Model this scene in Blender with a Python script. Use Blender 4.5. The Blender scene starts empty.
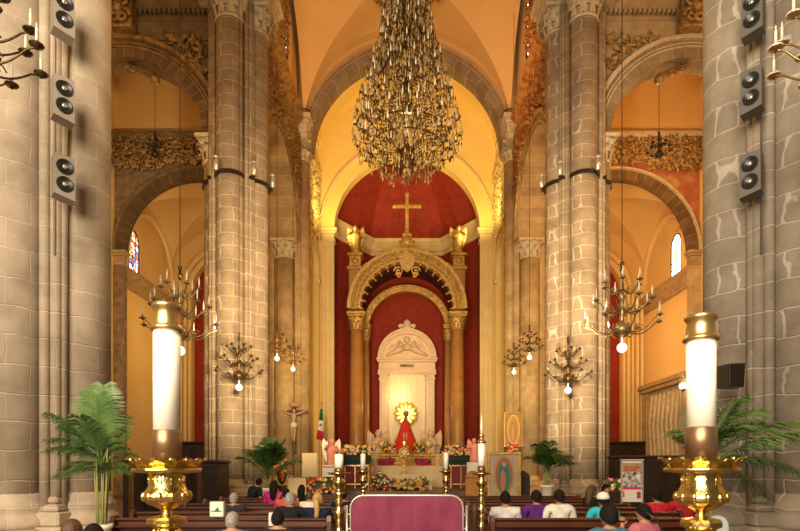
import bpy, math, random
from mathutils import Vector, Matrix
R = random.Random(7)
PI = math.pi
F = 560.0; CX = 407.0; HZ = 468.0; EYE = 1.6
def px(x, d): return (x - CX) * d / F          # metres right of the nave axis for a photo column at depth d
def pz(y, d): return EYE + (HZ - y) * d / F    # height for a photo row at depth d
scene = bpy.context.scene
col = scene.collection

# ------------------------------------------------------------------ mesh builder
class MB:
    def __init__(s): s.v = []; s.f = []; s.sm = []
    def add(s, vs, fs, smooth=False, M=None):
        b = len(s.v)
        if M is not None: vs = [M @ Vector(p) for p in vs]
        s.v += [tuple(p) for p in vs]
        for f in fs: s.f.append(tuple(b + i for i in f)); s.sm.append(smooth)
        return s
    def box(s, x0, x1, y0, y1, z0, z1, M=None):
        vs = [(x0,y0,z0),(x1,y0,z0),(x1,y1,z0),(x0,y1,z0),(x0,y0,z1),(x1,y0,z1),(x1,y1,z1),(x0,y1,z1)]
        return s.add(vs, [(0,3,2,1),(4,5,6,7),(0,1,5,4),(1,2,6,5),(2,3,7,6),(3,0,4,7)], False, M)
    def bbox(s, x0, x1, y0, y1, z0, z1, b=.01, M=None):     # box with bevelled vertical and horizontal edges
        if x0 > x1: x0, x1 = x1, x0
        if y0 > y1: y0, y1 = y1, y0
        b = min(b, (x1-x0)/3, (y1-y0)/3, (z1-z0)/3)
        vs = []; fs = []
        for z, k in ((z0, b), (z0+b, 0), (z1-b, 0), (z1, b)):
            a0, a1, c0, c1 = x0+k, x1-k, y0+k, y1-k
            q = b if k == 0 else 0
            vs += [(a0+q,c0,z),(a1-q,c0,z),(a1,c0+q,z),(a1,c1-q,z),(a1-q,c1,z),(a0+q,c1,z),(a0,c1-q,z),(a0,c0+q,z)]
        for r in range(3):
            for i in range(8): fs.append((r*8+i, r*8+(i+1)%8, r*8+8+(i+1)%8, r*8+8+i))
        fs.append(tuple(range(7,-1,-1))); fs.append(tuple(range(24,32)))
        return s.add(vs, fs, False, M)
    def lathe(s, cx, cy, prof, n=16, M=None, a0=0, a1=2*PI, smooth=True, sx=1, sy=1, wob=None):
        full = abs(a1-a0-2*PI) < 1e-6
        m = n if full else n+1
        vs = []; fs = []
        for r, z in prof:
            for i in range(m):
                a = a0 + (a1-a0)*i/n
                rr = r*(1+wob(a)) if wob else r
                vs.append((cx+rr*math.cos(a)*sx, cy+rr*math.sin(a)*sy, z))
        for k in range(len(prof)-1):
            for i in range(n):
                j = (i+1) % m
                fs.append((k*m+i, k*m+j, (k+1)*m+j, (k+1)*m+i))
        if full:
            if prof[0][0] > 1e-4: fs.append(tuple(range(n-1,-1,-1)))
            if prof[-1][0] > 1e-4: fs.append(tuple(range((len(prof)-1)*m, len(prof)*m)))
        return s.add(vs, fs, smooth, M)
    def cyl(s, cx, cy, r, z0, z1, n=16, r1=None, M=None, smooth=True):
        return s.lathe(cx, cy, [(r,z0),(r if r1 is None else r1,z1)], n, M, smooth=smooth)
    def tube(s, pts, r, n=6, M=None, cap=True):
        pts = [Vector(p) for p in pts]; k = len(pts)
        rr = r if isinstance(r, (list,tuple)) else [r]*k
        up = Vector((0,0,1)); vs = []; fs = []; prev = None
        for i, p in enumerate(pts):
            t = (pts[min(i+1,k-1)] - pts[max(i-1,0)])
            if t.length < 1e-9: t = Vector((0,0,1))
            t.normalize()
            if prev is None:
                a = t.cross(up)
                if a.length < .01: a = t.cross(Vector((0,1,0)))
            else:
                a = prev - t*prev.dot(t)
                if a.length < 1e-6: a = t.orthogonal()
            a.normalize(); b = t.cross(a); prev = a
            for j in range(n):
                w = 2*PI*j/n
                vs.append(p + a*math.cos(w)*rr[i] + b*math.sin(w)*rr[i])
        for i in range(k-1):
            for j in range(n):
                q = (j+1) % n
                fs.append((i*n+j, i*n+q, (i+1)*n+q, (i+1)*n+j))
        if cap: fs.append(tuple(range(n-1,-1,-1))); fs.append(tuple(range((k-1)*n, k*n)))
        return s.add(vs, fs, True, M)
    def ball(s, c, r, n=10, m=7, M=None, sc=(1,1,1)):
        vs = [(c[0],c[1],c[2]-r*sc[2])]; fs = []
        for i in range(1, m):
            a = -PI/2 + PI*i/m
            for j in range(n):
                w = 2*PI*j/n
                vs.append((c[0]+r*sc[0]*math.cos(a)*math.cos(w), c[1]+r*sc[1]*math.cos(a)*math.sin(w), c[2]+r*sc[2]*math.sin(a)))
        vs.append((c[0],c[1],c[2]+r*sc[2])); t = len(vs)-1
        for j in range(n):
            q = (j+1) % n
            fs.append((0, 1+q, 1+j)); fs.append((t, t-n+j, t-n+q))
            for i in range(m-2): fs.append((1+i*n+j, 1+i*n+q, 1+(i+1)*n+q, 1+(i+1)*n+j))
        return s.add(vs, fs, True, M)
    def prism(s, poly, y0, y1, plane='xz', smooth=False, M=None):   # poly in (u, z); extruded along the other axis
        n = len(poly)
        g = (lambda u,z,w: (u,w,z)) if plane == 'xz' else ((lambda u,z,w: (w,u,z)) if plane == 'yz' else (lambda u,z,w: (u,z,w)))
        vs = [g(u,z,y0) for u,z in poly] + [g(u,z,y1) for u,z in poly]
        fs = [tuple(range(n-1,-1,-1)), tuple(range(n,2*n))] + [(i,(i+1)%n,n+(i+1)%n,n+i) for i in range(n)]
        return s.add(vs, fs, smooth, M)
    def ring(s, r0, r1, w0, w1, plane='xz', n=48, c=(0,0,0), a0=0, a1=PI):     # rectangular section swept over an arch
        vs = []; fs = []
        for i in range(n+1):
            a = a0 + (a1-a0)*i/n
            for r, w in ((r0,w0),(r1,w0),(r1,w1),(r0,w1)):
                u, z = r*math.cos(a), r*math.sin(a)
                vs.append((c[0]+u, c[1]+w, c[2]+z) if plane == 'xz' else (c[0]+w, c[1]+u, c[2]+z))
        for i in range(n):
            for k in range(4):
                q = (k+1) % 4
                fs.append((i*4+k, i*4+q, i*4+4+q, i*4+4+k))
        fs.append((0,1,2,3)); fs.append((n*4+3,n*4+2,n*4+1,n*4))
        return s.add(vs, fs, False)
    def build(s, name, mat, parent=None, origin=(0,0,0), label=None, kind=None, group=None, cat=None):
        me = bpy.data.meshes.new(name)
        o3 = Vector(origin)
        me.from_pydata([Vector(p)-o3 for p in s.v], [], s.f)
        me.polygons.foreach_set('use_smooth', s.sm)
        me.materials.append(mat); me.update()
        o = bpy.data.objects.new(name, me); col.objects.link(o)
        o.location = o3
        if parent: o.parent = parent
        return tag(o, label, cat, group, kind)

def tag(o, label=None, cat=None, group=None, kind=None):
    if label: o['label'] = label
    if cat: o['category'] = cat
    if group: o['group'] = group
    if kind: o['kind'] = kind
    return o
def thing(name, label, cat, loc=(0,0,0), rz=0, group=None, sc=1):
    o = bpy.data.objects.new(name, None); o.empty_display_size = .2; col.objects.link(o)
    o.location = loc; o.rotation_euler = (0,0,rz); o.scale = (sc,sc,sc)
    return tag(o, label, cat, group)
def inst(src, parent, loc=(0,0,0), rot=(0,0,0), sc=None):       # a copy of one part sharing its mesh
    c = src.copy(); col.objects.link(c); c.parent = parent; c.location = loc; c.rotation_euler = rot
    if sc: c.scale = sc
    return c
def copy_tree(o, parent=None):
    c = o.copy(); col.objects.link(c)
    if parent: c.parent = parent
    for ch in list(o.children): copy_tree(ch, c)
    return c

# ------------------------------------------------------------------ materials
def newmat(name):
    m = bpy.data.materials.new(name); m.use_nodes = True
    nt = m.node_tree; b = nt.nodes['Principled BSDF']
    return m, nt, b
def noise_mat(name, c1, c2, rough=.6, scale=3, metal=0, bump=0, bscale=None, spec=.5, detail=6, c3=None):
    m, nt, b = newmat(name); N, L = nt.nodes, nt.links
    tc = N.new('ShaderNodeTexCoord'); no = N.new('ShaderNodeTexNoise'); no.inputs['Scale'].default_value = scale; no.inputs['Detail'].default_value = detail
    L.new(tc.outputs['Object'], no.inputs['Vector'])
    cr = N.new('ShaderNodeValToRGB'); e = cr.color_ramp.elements
    e[0].position = .33; e[0].color = (*c1,1); e[1].position = .68; e[1].color = (*c2,1)
    if c3: k = e.new(.5); k.color = (*c3,1)
    L.new(no.outputs['Fac'], cr.inputs['Fac']); L.new(cr.outputs['Color'], b.inputs['Base Color'])
    b.inputs['Roughness'].default_value = rough; b.inputs['Metallic'].default_value = metal
    b.inputs['Specular IOR Level'].default_value = spec
    if bump:
        n2 = N.new('ShaderNodeTexNoise'); n2.inputs['Scale'].default_value = bscale or scale*4
        L.new(tc.outputs['Object'], n2.inputs['Vector'])
        bp = N.new('ShaderNodeBump'); bp.inputs['Strength'].default_value = bump; bp.inputs['Distance'].default_value = .03
        L.new(n2.outputs['Fac'], bp.inputs['Height']); L.new(bp.outputs['Normal'], b.inputs['Normal'])
    return m
def stone_mat(name, c1, c2, mortar, row=.47, width=.95, msize=.016, radial=None, vein=.0, stain=None):
    m, nt, b = newmat(name); N, L = nt.nodes, nt.links
    tc = N.new('ShaderNodeTexCoord'); sp = N.new('ShaderNodeSeparateXYZ'); L.new(tc.outputs['Object'], sp.inputs[0])
    cb = N.new('ShaderNodeCombineXYZ')
    def math_(op, a, bb):
        q = N.new('ShaderNodeMath'); q.operation = op
        for i, t in enumerate((a, bb)):
            if isinstance(t, (int, float)): q.inputs[i].default_value = t
            elif t is not None: L.new(t, q.inputs[i])
        return q.outputs[0]
    if radial:
        ax = sp.outputs['X'] if radial[0] == 'x' else sp.outputs['Y']
        ang = math_('MULTIPLY', math_('ARCTAN2', sp.outputs['Z'], ax), radial[1])
        other = sp.outputs['Y'] if radial[0] == 'x' else sp.outputs['X']
        L.new(other, cb.inputs['X']); L.new(ang, cb.inputs['Y'])
    else:
        s_ = math_('ADD', sp.outputs['X'], sp.outputs['Y'])
        L.new(s_, cb.inputs['X']); L.new(sp.outputs['Z'], cb.inputs['Y'])
    nw = N.new('ShaderNodeTexNoise'); nw.inputs['Scale'].default_value = 2.2; L.new(tc.outputs['Object'], nw.inputs['Vector'])
    mx = N.new('ShaderNodeMixRGB'); mx.blend_type = 'LINEAR_LIGHT'; mx.inputs['Fac'].default_value = .07
    L.new(cb.outputs[0], mx.inputs[1]); L.new(nw.outputs['Color'], mx.inputs[2])
    br = N.new('ShaderNodeTexBrick'); br.inputs['Scale'].default_value = 1; br.inputs['Brick Width'].default_value = width
    br.inputs['Row Height'].default_value = row; br.inputs['Mortar Size'].default_value = msize; br.inputs['Mortar Smooth'].default_value = .6
    br.inputs['Color1'].default_value = (*c1,1); br.inputs['Color2'].default_value = (*c2,1); br.inputs['Mortar'].default_value = (*mortar,1)
    L.new(mx.outputs[0], br.inputs['Vector'])
    n1 = N.new('ShaderNodeTexNoise'); n1.inputs['Scale'].default_value = 1.3; n1.inputs['Detail'].default_value = 8; n1.inputs['Roughness'].default_value = .65
    L.new(tc.outputs['Object'], n1.inputs['Vector'])
    cr = N.new('ShaderNodeValToRGB'); e = cr.color_ramp.elements
    e[0].position = .3; e[0].color = (.62,.58,.55,1); e[1].position = .7; e[1].color = (1.12,1.1,1.08,1)
    L.new(n1.outputs['Fac'], cr.inputs['Fac'])
    mu = N.new('ShaderNodeMixRGB'); mu.blend_type = 'MULTIPLY'; mu.inputs['Fac'].default_value = 1
    L.new(br.outputs['Color'], mu.inputs[1]); L.new(cr.outputs['Color'], mu.inputs[2])
    out = mu.outputs[0]
    # pale scratches and lime streaks
    n3 = N.new('ShaderNodeTexNoise'); n3.inputs['Scale'].default_value = 5; n3.inputs['Detail'].default_value = 10; n3.inputs['Roughness'].default_value = .75
    L.new(tc.outputs['Object'], n3.inputs['Vector'])
    c3 = N.new('ShaderNodeValToRGB'); e = c3.color_ramp.elements
    e[0].position = .60; e[0].color = (0,0,0,1); e[1].position = .72; e[1].color = (vein,vein,vein,1)
    L.new(n3.outputs['Fac'], c3.inputs['Fac'])
    m2 = N.new('ShaderNodeMixRGB'); L.new(c3.outputs['Color'], m2.inputs['Fac']); L.new(out, m2.inputs[1]); m2.inputs[2].default_value = (*mortar,1)
    L.new(m2.outputs[0], b.inputs['Base Color'])
    b.inputs['Roughness'].default_value = .85; b.inputs['Specular IOR Level'].default_value = .25
    bp = N.new('ShaderNodeBump'); bp.inputs['Strength'].default_value = .5; bp.inputs['Distance'].default_value = .02
    ad = math_('ADD', math_('MULTIPLY', br.outputs['Fac'], -1.0), n1.outputs['Fac'])
    L.new(ad, bp.inputs['Height']); L.new(bp.outputs['Normal'], b.inputs['Normal'])
    return m
def flat(name, c, rough=.5, metal=0, spec=.5, emit=0, ecol=None, trans=0, coat=0):
    m, nt, b = newmat(name)
    b.inputs['Base Color'].default_value = (*c,1); b.inputs['Roughness'].default_value = rough; b.inputs['Metallic'].default_value = metal
    b.inputs['Specular IOR Level'].default_value = spec; b.inputs['Transmission Weight'].default_value = trans
    b.inputs['Coat Weight'].default_value = coat
    if emit: b.inputs['Emission Color'].default_value = (*(ecol or c),1); b.inputs['Emission Strength'].default_value = emit
    return m
def pattern_mat(name, build, rough=.6):
    m, nt, b = newmat(name); build(nt, b); b.inputs['Roughness'].default_value = rough; return m

M = {}
M['stone'] = stone_mat('pier_stone', (.46,.365,.25), (.41,.325,.22), (.78,.68,.52), vein=.5)
M['stone_near'] = stone_mat('near_pier_stone', (.55,.46,.34), (.50,.415,.31), (.68,.59,.46), vein=.4, msize=.013)
M['stone_grey'] = stone_mat('near_pier_grey_stone', (.37,.32,.25), (.33,.285,.225), (.58,.52,.42), vein=.6)
M['stone_gold'] = stone_mat('chancel_stone', (.56,.42,.22), (.50,.36,.18), (.66,.52,.32), msize=.008, vein=.25)
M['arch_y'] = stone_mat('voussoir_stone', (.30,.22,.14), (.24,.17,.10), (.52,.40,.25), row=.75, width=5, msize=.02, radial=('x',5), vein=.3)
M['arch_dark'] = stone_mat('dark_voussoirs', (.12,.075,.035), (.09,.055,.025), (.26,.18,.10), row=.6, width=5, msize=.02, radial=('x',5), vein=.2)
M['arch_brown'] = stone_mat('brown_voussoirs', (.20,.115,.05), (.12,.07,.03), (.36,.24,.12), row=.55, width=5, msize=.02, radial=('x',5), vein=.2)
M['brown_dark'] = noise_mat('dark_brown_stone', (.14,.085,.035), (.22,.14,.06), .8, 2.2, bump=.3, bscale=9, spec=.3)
M['arch_x'] = stone_mat('arcade_voussoirs', (.45,.31,.15), (.36,.24,.11), (.60,.45,.25), row=.6, width=5, msize=.015, radial=('y',4), vein=.3)
M['plaster'] = noise_mat('ochre_plaster', (.66,.40,.15), (.72,.45,.18), .9, .5, spec=.2)
M['plaster_yellow'] = noise_mat('yellow_plaster', (.80,.55,.16), (.84,.60,.20), .85, .6, spec=.2)
M['aisle_plaster'] = noise_mat('aisle_plaster', (.70,.47,.18), (.76,.52,.22), .9, .5, spec=.2)
M['red'] = noise_mat('crimson_wall', (.25,.024,.011), (.31,.036,.016), .8, 2.5, spec=.3)
M['trim'] = noise_mat('cream_gold_moulding', (.74,.55,.24), (.80,.62,.30), .6, 2, bump=.15, spec=.4)
M['gold'] = noise_mat('gilded_carving', (.36,.20,.045), (.70,.45,.13), .42, 5, metal=.45, bump=.8, bscale=26)
M['gold_mid'] = noise_mat('dull_gilded_stucco', (.17,.085,.022), (.52,.32,.10), .5, 6, metal=.3, bump=.8, bscale=24)
M['gold_pale'] = noise_mat('pale_gilding', (.50,.31,.09), (.78,.54,.20), .4, 6, metal=.4, bump=.4, bscale=20)
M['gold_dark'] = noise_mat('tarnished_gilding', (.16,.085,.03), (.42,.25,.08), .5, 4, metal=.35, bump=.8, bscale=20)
M['gold_red'] = noise_mat('red_and_gold_carving', (.28,.05,.02), (.60,.34,.10), .5, 3.5, metal=.25, bump=.8, bscale=20)
M['carved_stone'] = noise_mat('carved_stone', (.42,.33,.20), (.60,.49,.33), .75, 4, bump=.8, bscale=18, spec=.3)
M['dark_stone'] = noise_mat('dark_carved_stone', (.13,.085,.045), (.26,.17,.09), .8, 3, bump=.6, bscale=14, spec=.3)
M['brown_stone'] = noise_mat('brown_moulded_stone', (.30,.20,.10), (.42,.29,.15), .8, 2.2, bump=.3, bscale=9, spec=.3)
M['mural'] = noise_mat('faded_red_mural', (.30,.10,.04), (.50,.28,.10), .85, 1.6, spec=.2, c3=(.38,.13,.06))
M['black'] = flat('black_void_paint', (.025,.018,.015), .9, spec=.1)
M['wood'] = noise_mat('dark_mahogany', (.055,.014,.006), (.10,.028,.011), .4, 2.5, spec=.5)
M['wood_dark'] = noise_mat('black_brown_wood', (.018,.009,.006), (.035,.016,.010), .45, 2.5)
M['wood_orange'] = noise_mat('reddish_column_stone', (.40,.19,.05), (.52,.27,.08), .4, 1.6, spec=.5)
M['marble'] = noise_mat('cream_marble', (.76,.56,.34), (.84,.66,.44), .45, 3, bump=.15, bscale=12)
M['cloth_cream'] = noise_mat('cream_altar_cloth', (.80,.66,.36), (.86,.72,.44), .8, 5)
M['curtain'] = noise_mat('white_satin_curtain', (.90,.78,.55), (.95,.85,.62), .5, 6)
M['floor'] = None
M['brass'] = noise_mat('polished_brass', (.60,.44,.14), (.78,.60,.25), .24, 5, metal=1, bump=.15, bscale=30)
M['brass_dull'] = noise_mat('dull_brass', (.42,.28,.11), (.60,.42,.18), .33, 6, metal=.9)
M['brass_old'] = noise_mat('aged_bronze', (.06,.034,.014), (.18,.11,.045), .4, 8, metal=.75)
M['brass_light'] = noise_mat('pale_bronze', (.28,.20,.09), (.46,.34,.16), .4, 8, metal=.7)
M['iron'] = flat('black_iron', (.035,.022,.015), .5, .6)
M['collar'] = noise_mat('brushed_bronze_collar', (.22,.13,.065), (.34,.22,.12), .38, 4, metal=.8)
M['wax'] = flat('ivory_wax', (.93,.89,.76), .4, spec=.4)
M['wax_small'] = flat('candle_sleeve', (.85,.78,.60), .5)
M['crystal'] = noise_mat('amber_crystal', (.30,.16,.04), (.85,.62,.28), .12, 9, spec=1)
M['crystal'].node_tree.nodes['Principled BSDF'].inputs['Transmission Weight'].default_value = .35
M['bulb'] = flat('lit_frosted_globe', (1,.93,.78), .4, emit=1.6, ecol=(1,.88,.66))
M['bulb_hot'] = flat('lit_lamp', (1,.93,.78), .4, emit=25, ecol=(1,.88,.62))
M['frost'] = flat('pinkish_white_dish', (.80,.68,.60), .4)
M['grey_box'] = flat('taupe_speaker_case', (.34,.29,.23), .6)
M['dark_box'] = flat('dark_grey_speaker_case', (.13,.12,.10), .6)
M['rubber'] = flat('black_speaker_cone', (.02,.018,.016), .35)
M['cone_cap'] = flat('silvery_dust_cap', (.5,.48,.42), .25, .6)
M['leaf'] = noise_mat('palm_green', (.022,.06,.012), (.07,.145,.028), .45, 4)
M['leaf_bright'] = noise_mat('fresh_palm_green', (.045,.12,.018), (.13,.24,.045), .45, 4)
M['stem'] = noise_mat('yellow_green_stem', (.22,.24,.06), (.34,.34,.10), .5, 5)
M['pot'] = flat('white_glazed_pot', (.75,.70,.60), .35)
M['skin'] = noise_mat('brown_skin', (.34,.17,.09), (.40,.21,.12), .55, 6)
M['hair_black'] = noise_mat('black_hair', (.006,.004,.004), (.014,.010,.008), .8, 30, spec=.15, bump=.4, bscale=80)
M['hair_grey'] = noise_mat('grey_hair', (.16,.15,.13), (.36,.34,.30), .6, 30, bump=.4, bscale=80)
M['hair_brown'] = noise_mat('brown_hair', (.05,.022,.010), (.09,.04,.018), .5, 30, bump=.4, bscale=80)
M['hair_blonde'] = noise_mat('blonde_hair', (.34,.19,.06), (.58,.36,.13), .5, 30, bump=.4, bscale=80)
M['chrome'] = flat('pale_metal_frame', (.70,.66,.58), .3, .7)
def velvet(nt, b):
    N, L = nt.nodes, nt.links
    tc = N.new('ShaderNodeTexCoord'); no = N.new('ShaderNodeTexNoise'); no.inputs['Scale'].default_value = 3.5; no.inputs['Detail'].default_value = 5
    mp = N.new('ShaderNodeMapping'); mp.inputs['Scale'].default_value = (1.6,1,.6)
    L.new(tc.outputs['Object'], mp.inputs[0]); L.new(mp.outputs[0], no.inputs['Vector'])
    cr = N.new('ShaderNodeValToRGB'); e = cr.color_ramp.elements
    e[0].position = .35; e[0].color = (.15,.012,.042,1); e[1].position = .7; e[1].color = (.24,.03,.078,1)
    L.new(no.outputs['Fac'], cr.inputs['Fac']); L.new(cr.outputs['Color'], b.inputs['Base Color'])
    b.inputs['Sheen Weight'].default_value = .3
M['velvet'] = pattern_mat('magenta_velvet', velvet, .8)
def tiles(nt, b):
    N, L = nt.nodes, nt.links
    tc = N.new('ShaderNodeTexCoord'); ch = N.new('ShaderNodeTexChecker'); ch.inputs['Scale'].default_value = 1.6
    ch.inputs['Color1'].default_value = (.20,.13,.09,1); ch.inputs['Color2'].default_value = (.13,.08,.06,1)
    L.new(tc.outputs['Object'], ch.inputs['Vector'])
    no = N.new('ShaderNodeTexNoise'); no.inputs['Scale'].default_value = 6; L.new(tc.outputs['Object'], no.inputs['Vector'])
    mu = N.new('ShaderNodeMixRGB'); mu.blend_type = 'MULTIPLY'; mu.inputs['Fac'].default_value = .5
    L.new(ch.outputs['Color'], mu.inputs[1]); L.new(no.outputs['Color'], mu.inputs[2]); L.new(mu.outputs[0], b.inputs['Base Color'])
M['floor'] = pattern_mat('checked_stone_floor', tiles, .35)
def stained(nt, b, strength, cols):
    N, L = nt.nodes, nt.links
    tc = N.new('ShaderNodeTexCoord'); vo = N.new('ShaderNodeTexVoronoi'); vo.inputs['Scale'].default_value = 4.2
    L.new(tc.outputs['Object'], vo.inputs['Vector'])
    sp = N.new('ShaderNodeSeparateXYZ'); L.new(vo.outputs['Color'], sp.inputs[0])
    cr = N.new('ShaderNodeValToRGB'); cr.color_ramp.interpolation = 'CONSTANT'; e = cr.color_ramp.elements
    e[0].color = (*cols[0],1); e[1].position = 1/len(cols); e[1].color = (*cols[1],1)
    for i, c in enumerate(cols[2:]): k = e.new((i+2)/len(cols)); k.color = (*c,1)
    L.new(sp.outputs[0], cr.inputs['Fac'])
    v2 = N.new('ShaderNodeTexVoronoi'); v2.feature = 'DISTANCE_TO_EDGE'; v2.inputs['Scale'].default_value = 4.2; L.new(tc.outputs['Object'], v2.inputs['Vector'])
    lt = N.new('ShaderNodeMath'); lt.operation = 'GREATER_THAN'; lt.inputs[1].default_value = .03; L.new(v2.outputs['Distance'], lt.inputs[0])
    mu = N.new('ShaderNodeMixRGB'); mu.blend_type = 'MULTIPLY'; mu.inputs['Fac'].default_value = 1
    L.new(cr.outputs['Color'], mu.inputs[1]); L.new(lt.outputs[0], mu.inputs[2])
    L.new(mu.outputs[0], b.inputs['Base Color']); L.new(mu.outputs[0], b.inputs['Emission Color']); b.inputs['Emission Strength'].default_value = strength
M['glass_left'] = pattern_mat('stained_glass_many_coloured', lambda nt, b: stained(nt, b, 1.5, [(.9,.08,.03),(.9,.85,.75),(.1,.2,.7),(.95,.9,.8),(.9,.5,.1),(.85,.1,.05),(.9,.85,.8)]), .2)
M['glass_right'] = pattern_mat('stained_glass_bright', lambda nt, b: stained(nt, b, 3.4, [(1,.95,.85),(1,.9,.55),(.9,.9,1),(1,.75,.3),(.95,.95,1)]), .2)
def cloth(name, c): 
    return noise_mat(name, tuple(k*.8 for k in c), tuple(min(1,k*1.1) for k in c), .85, 12, spec=.2)
# ------------------------------------------------------------------ carved ornament
def spiral(mb, c, s, turns, dirn, mapf, thick, rnd, seg=16):
    a0 = rnd.uniform(0, 2*PI); pts = []; rr = []
    for i in range(seg+1):
        t = i/seg
        r = s*(1-.85*t); a = a0 + dirn*turns*2*PI*t
        pts.append(mapf(c[0]+r*math.cos(a), c[1]+r*math.sin(a), thick*(.6+.8*t))); rr.append(thick*(1.1-.5*t))
    mb.tube(pts, rr, 5)
    mb.ball(mapf(c[0], c[1], thick*1.3), thick*1.8, 6, 4)
def leaf(mb, c, a, l, w, mapf, h):
    ca, sa = math.cos(a), math.sin(a); pts = []
    for t, k in ((0,.15),(.3,.9),(.65,1),(1,.1)):
        for q in (-1,0,1):
            u = c[0]+l*t*ca - q*w*k*sa; v = c[1]+l*t*sa + q*w*k*ca
            pts.append(mapf(u, v, h*(.5+ (1 if q == 0 else .15)*math.sin(PI*(.15+.7*t)))))
    fs = []
    for i in range(3):
        for j in range(2): fs.append((i*3+j, i*3+j+1, i*3+3+j+1, i*3+3+j))
    mb.add(pts, fs, True)
def relief(mb, inside, u0, u1, v0, v1, step, mapf, thick=.07, seed=1, dens=1.0):
    rnd = random.Random(seed); v = v0 + step/2; row = 0
    while v < v1:
        u = u0 + (step/2 if row % 2 else step)
        while u < u1:
            cu, cv = u+rnd.uniform(-.12,.12)*step, v+rnd.uniform(-.12,.12)*step
            s = step*rnd.uniform(.42,.6)
            if inside(cu, cv) and rnd.random() < dens:
                spiral(mb, (cu,cv), s, rnd.uniform(1.1,1.6), rnd.choice((-1,1)), mapf, thick, rnd)
                for k in range(4): leaf(mb, (cu,cv), rnd.uniform(0,2*PI), step*rnd.uniform(.5,.85), step*.16, mapf, thick*2)
            u += step
        v += step*.8; row += 1
    return mb

# ------------------------------------------------------------------ walls and vaults
def wall_arch(mb, u0, u1, z1, uc, r, zs, w0, w1, plane='xz', z0=0, n=32):
    g = (lambda u,w,z: (u,w,z)) if plane == 'xz' else (lambda u,w,z: (w,u,z))
    def blk(a, b):
        if b-a < 1e-3: return
        vs = [g(u,w,z) for z in (z0,z1) for (u,w) in ((a,w0),(b,w0),(b,w1),(a,w1))]
        mb.add(vs, [(0,3,2,1),(4,5,6,7),(0,1,5,4),(1,2,6,5),(2,3,7,6),(3,0,4,7)])
    blk(u0, uc-r); blk(uc+r, u1)
    vs = []; fs = []
    for i in range(n+1):
        a = PI - PI*i/n; u = uc+r*math.cos(a); z = zs+r*math.sin(a)
        vs += [g(u,w0,z), g(u,w1,z), g(u,w0,z1), g(u,w1,z1)]
    for i in range(n):
        b = i*4; c = b+4
        fs += [(b,c,c+2,b+2), (b+1,b+3,c+3,c+1), (b,b+1,c+1,c), (b+2,c+2,c+3,b+3)]
    return mb.add(vs, fs)
def vault_z(x, y, x0, x1, y0, y1, z0, h):
    u = (2*x-x0-x1)/(x1-x0); v = (2*y-y0-y1)/(y1-y0)
    return z0 + h*max(math.sqrt(max(0,1-u*u)), math.sqrt(max(0,1-v*v)))
def cross_vault(name, x0, x1, y0, y1, z0, h, mat, n=48):
    mb = MB(); vs = []; fs = []; sm = []
    for q in range(4):      # four webs, each smooth on its own so that the groins stay sharp
        b = len(vs)
        for i in range(n+1):
            a = PI*i/n; t = math.cos(a)            # along the wall
            for j in range(13):
                k = j/12                           # 0 at the groin, 1 at the wall
                s = abs(t) + (1-abs(t))*k
                u, v = ((t, s), (t, -s), (s, t), (-s, t))[q]
                z = z0 + h*math.sqrt(max(0, 1-t*t))
                vs.append(((x0+x1)/2+u*(x1-x0)/2, (y0+y1)/2+v*(y1-y0)/2, z))
        for i in range(n):
            for j in range(12): fs.append((b+i*13+j, b+i*13+j+1, b+i*13+13+j+1, b+i*13+13+j))
    mb.add(vs, fs, True)
    return mb.build(name, mat, kind='structure')
def S(mb, name, mat, parent=None, origin=(0,0,0)): return mb.build(name, mat, parent, origin, kind=None if parent else 'structure')
def profile_x(mb, prof, x0, x1):      # prof (y,z) extruded along x
    return mb.prism(prof, x0, x1, 'yz')
def cornice_prof(y, z0, z1, out, s):  # a stepped cornice leaving a face at y towards s
    h = z1-z0
    p = [(0,0),(.18,0),(.18,.16),(.28,.2),(.28,.42),(.2,.46),(.2,.62),(.5,.72),(.62,.76),(.9,.86),(1,.9),(1,1),(0,1)]
    return [(y+s*out*a, z0+h*b) for a, b in p]

S(MB().box(-18,18,-3,44,-.2,0), 'floor', M['floor'])
NB = 5.5                       # nave half width at the pier faces
PX = 6.7                       # pier centre lines
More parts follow.
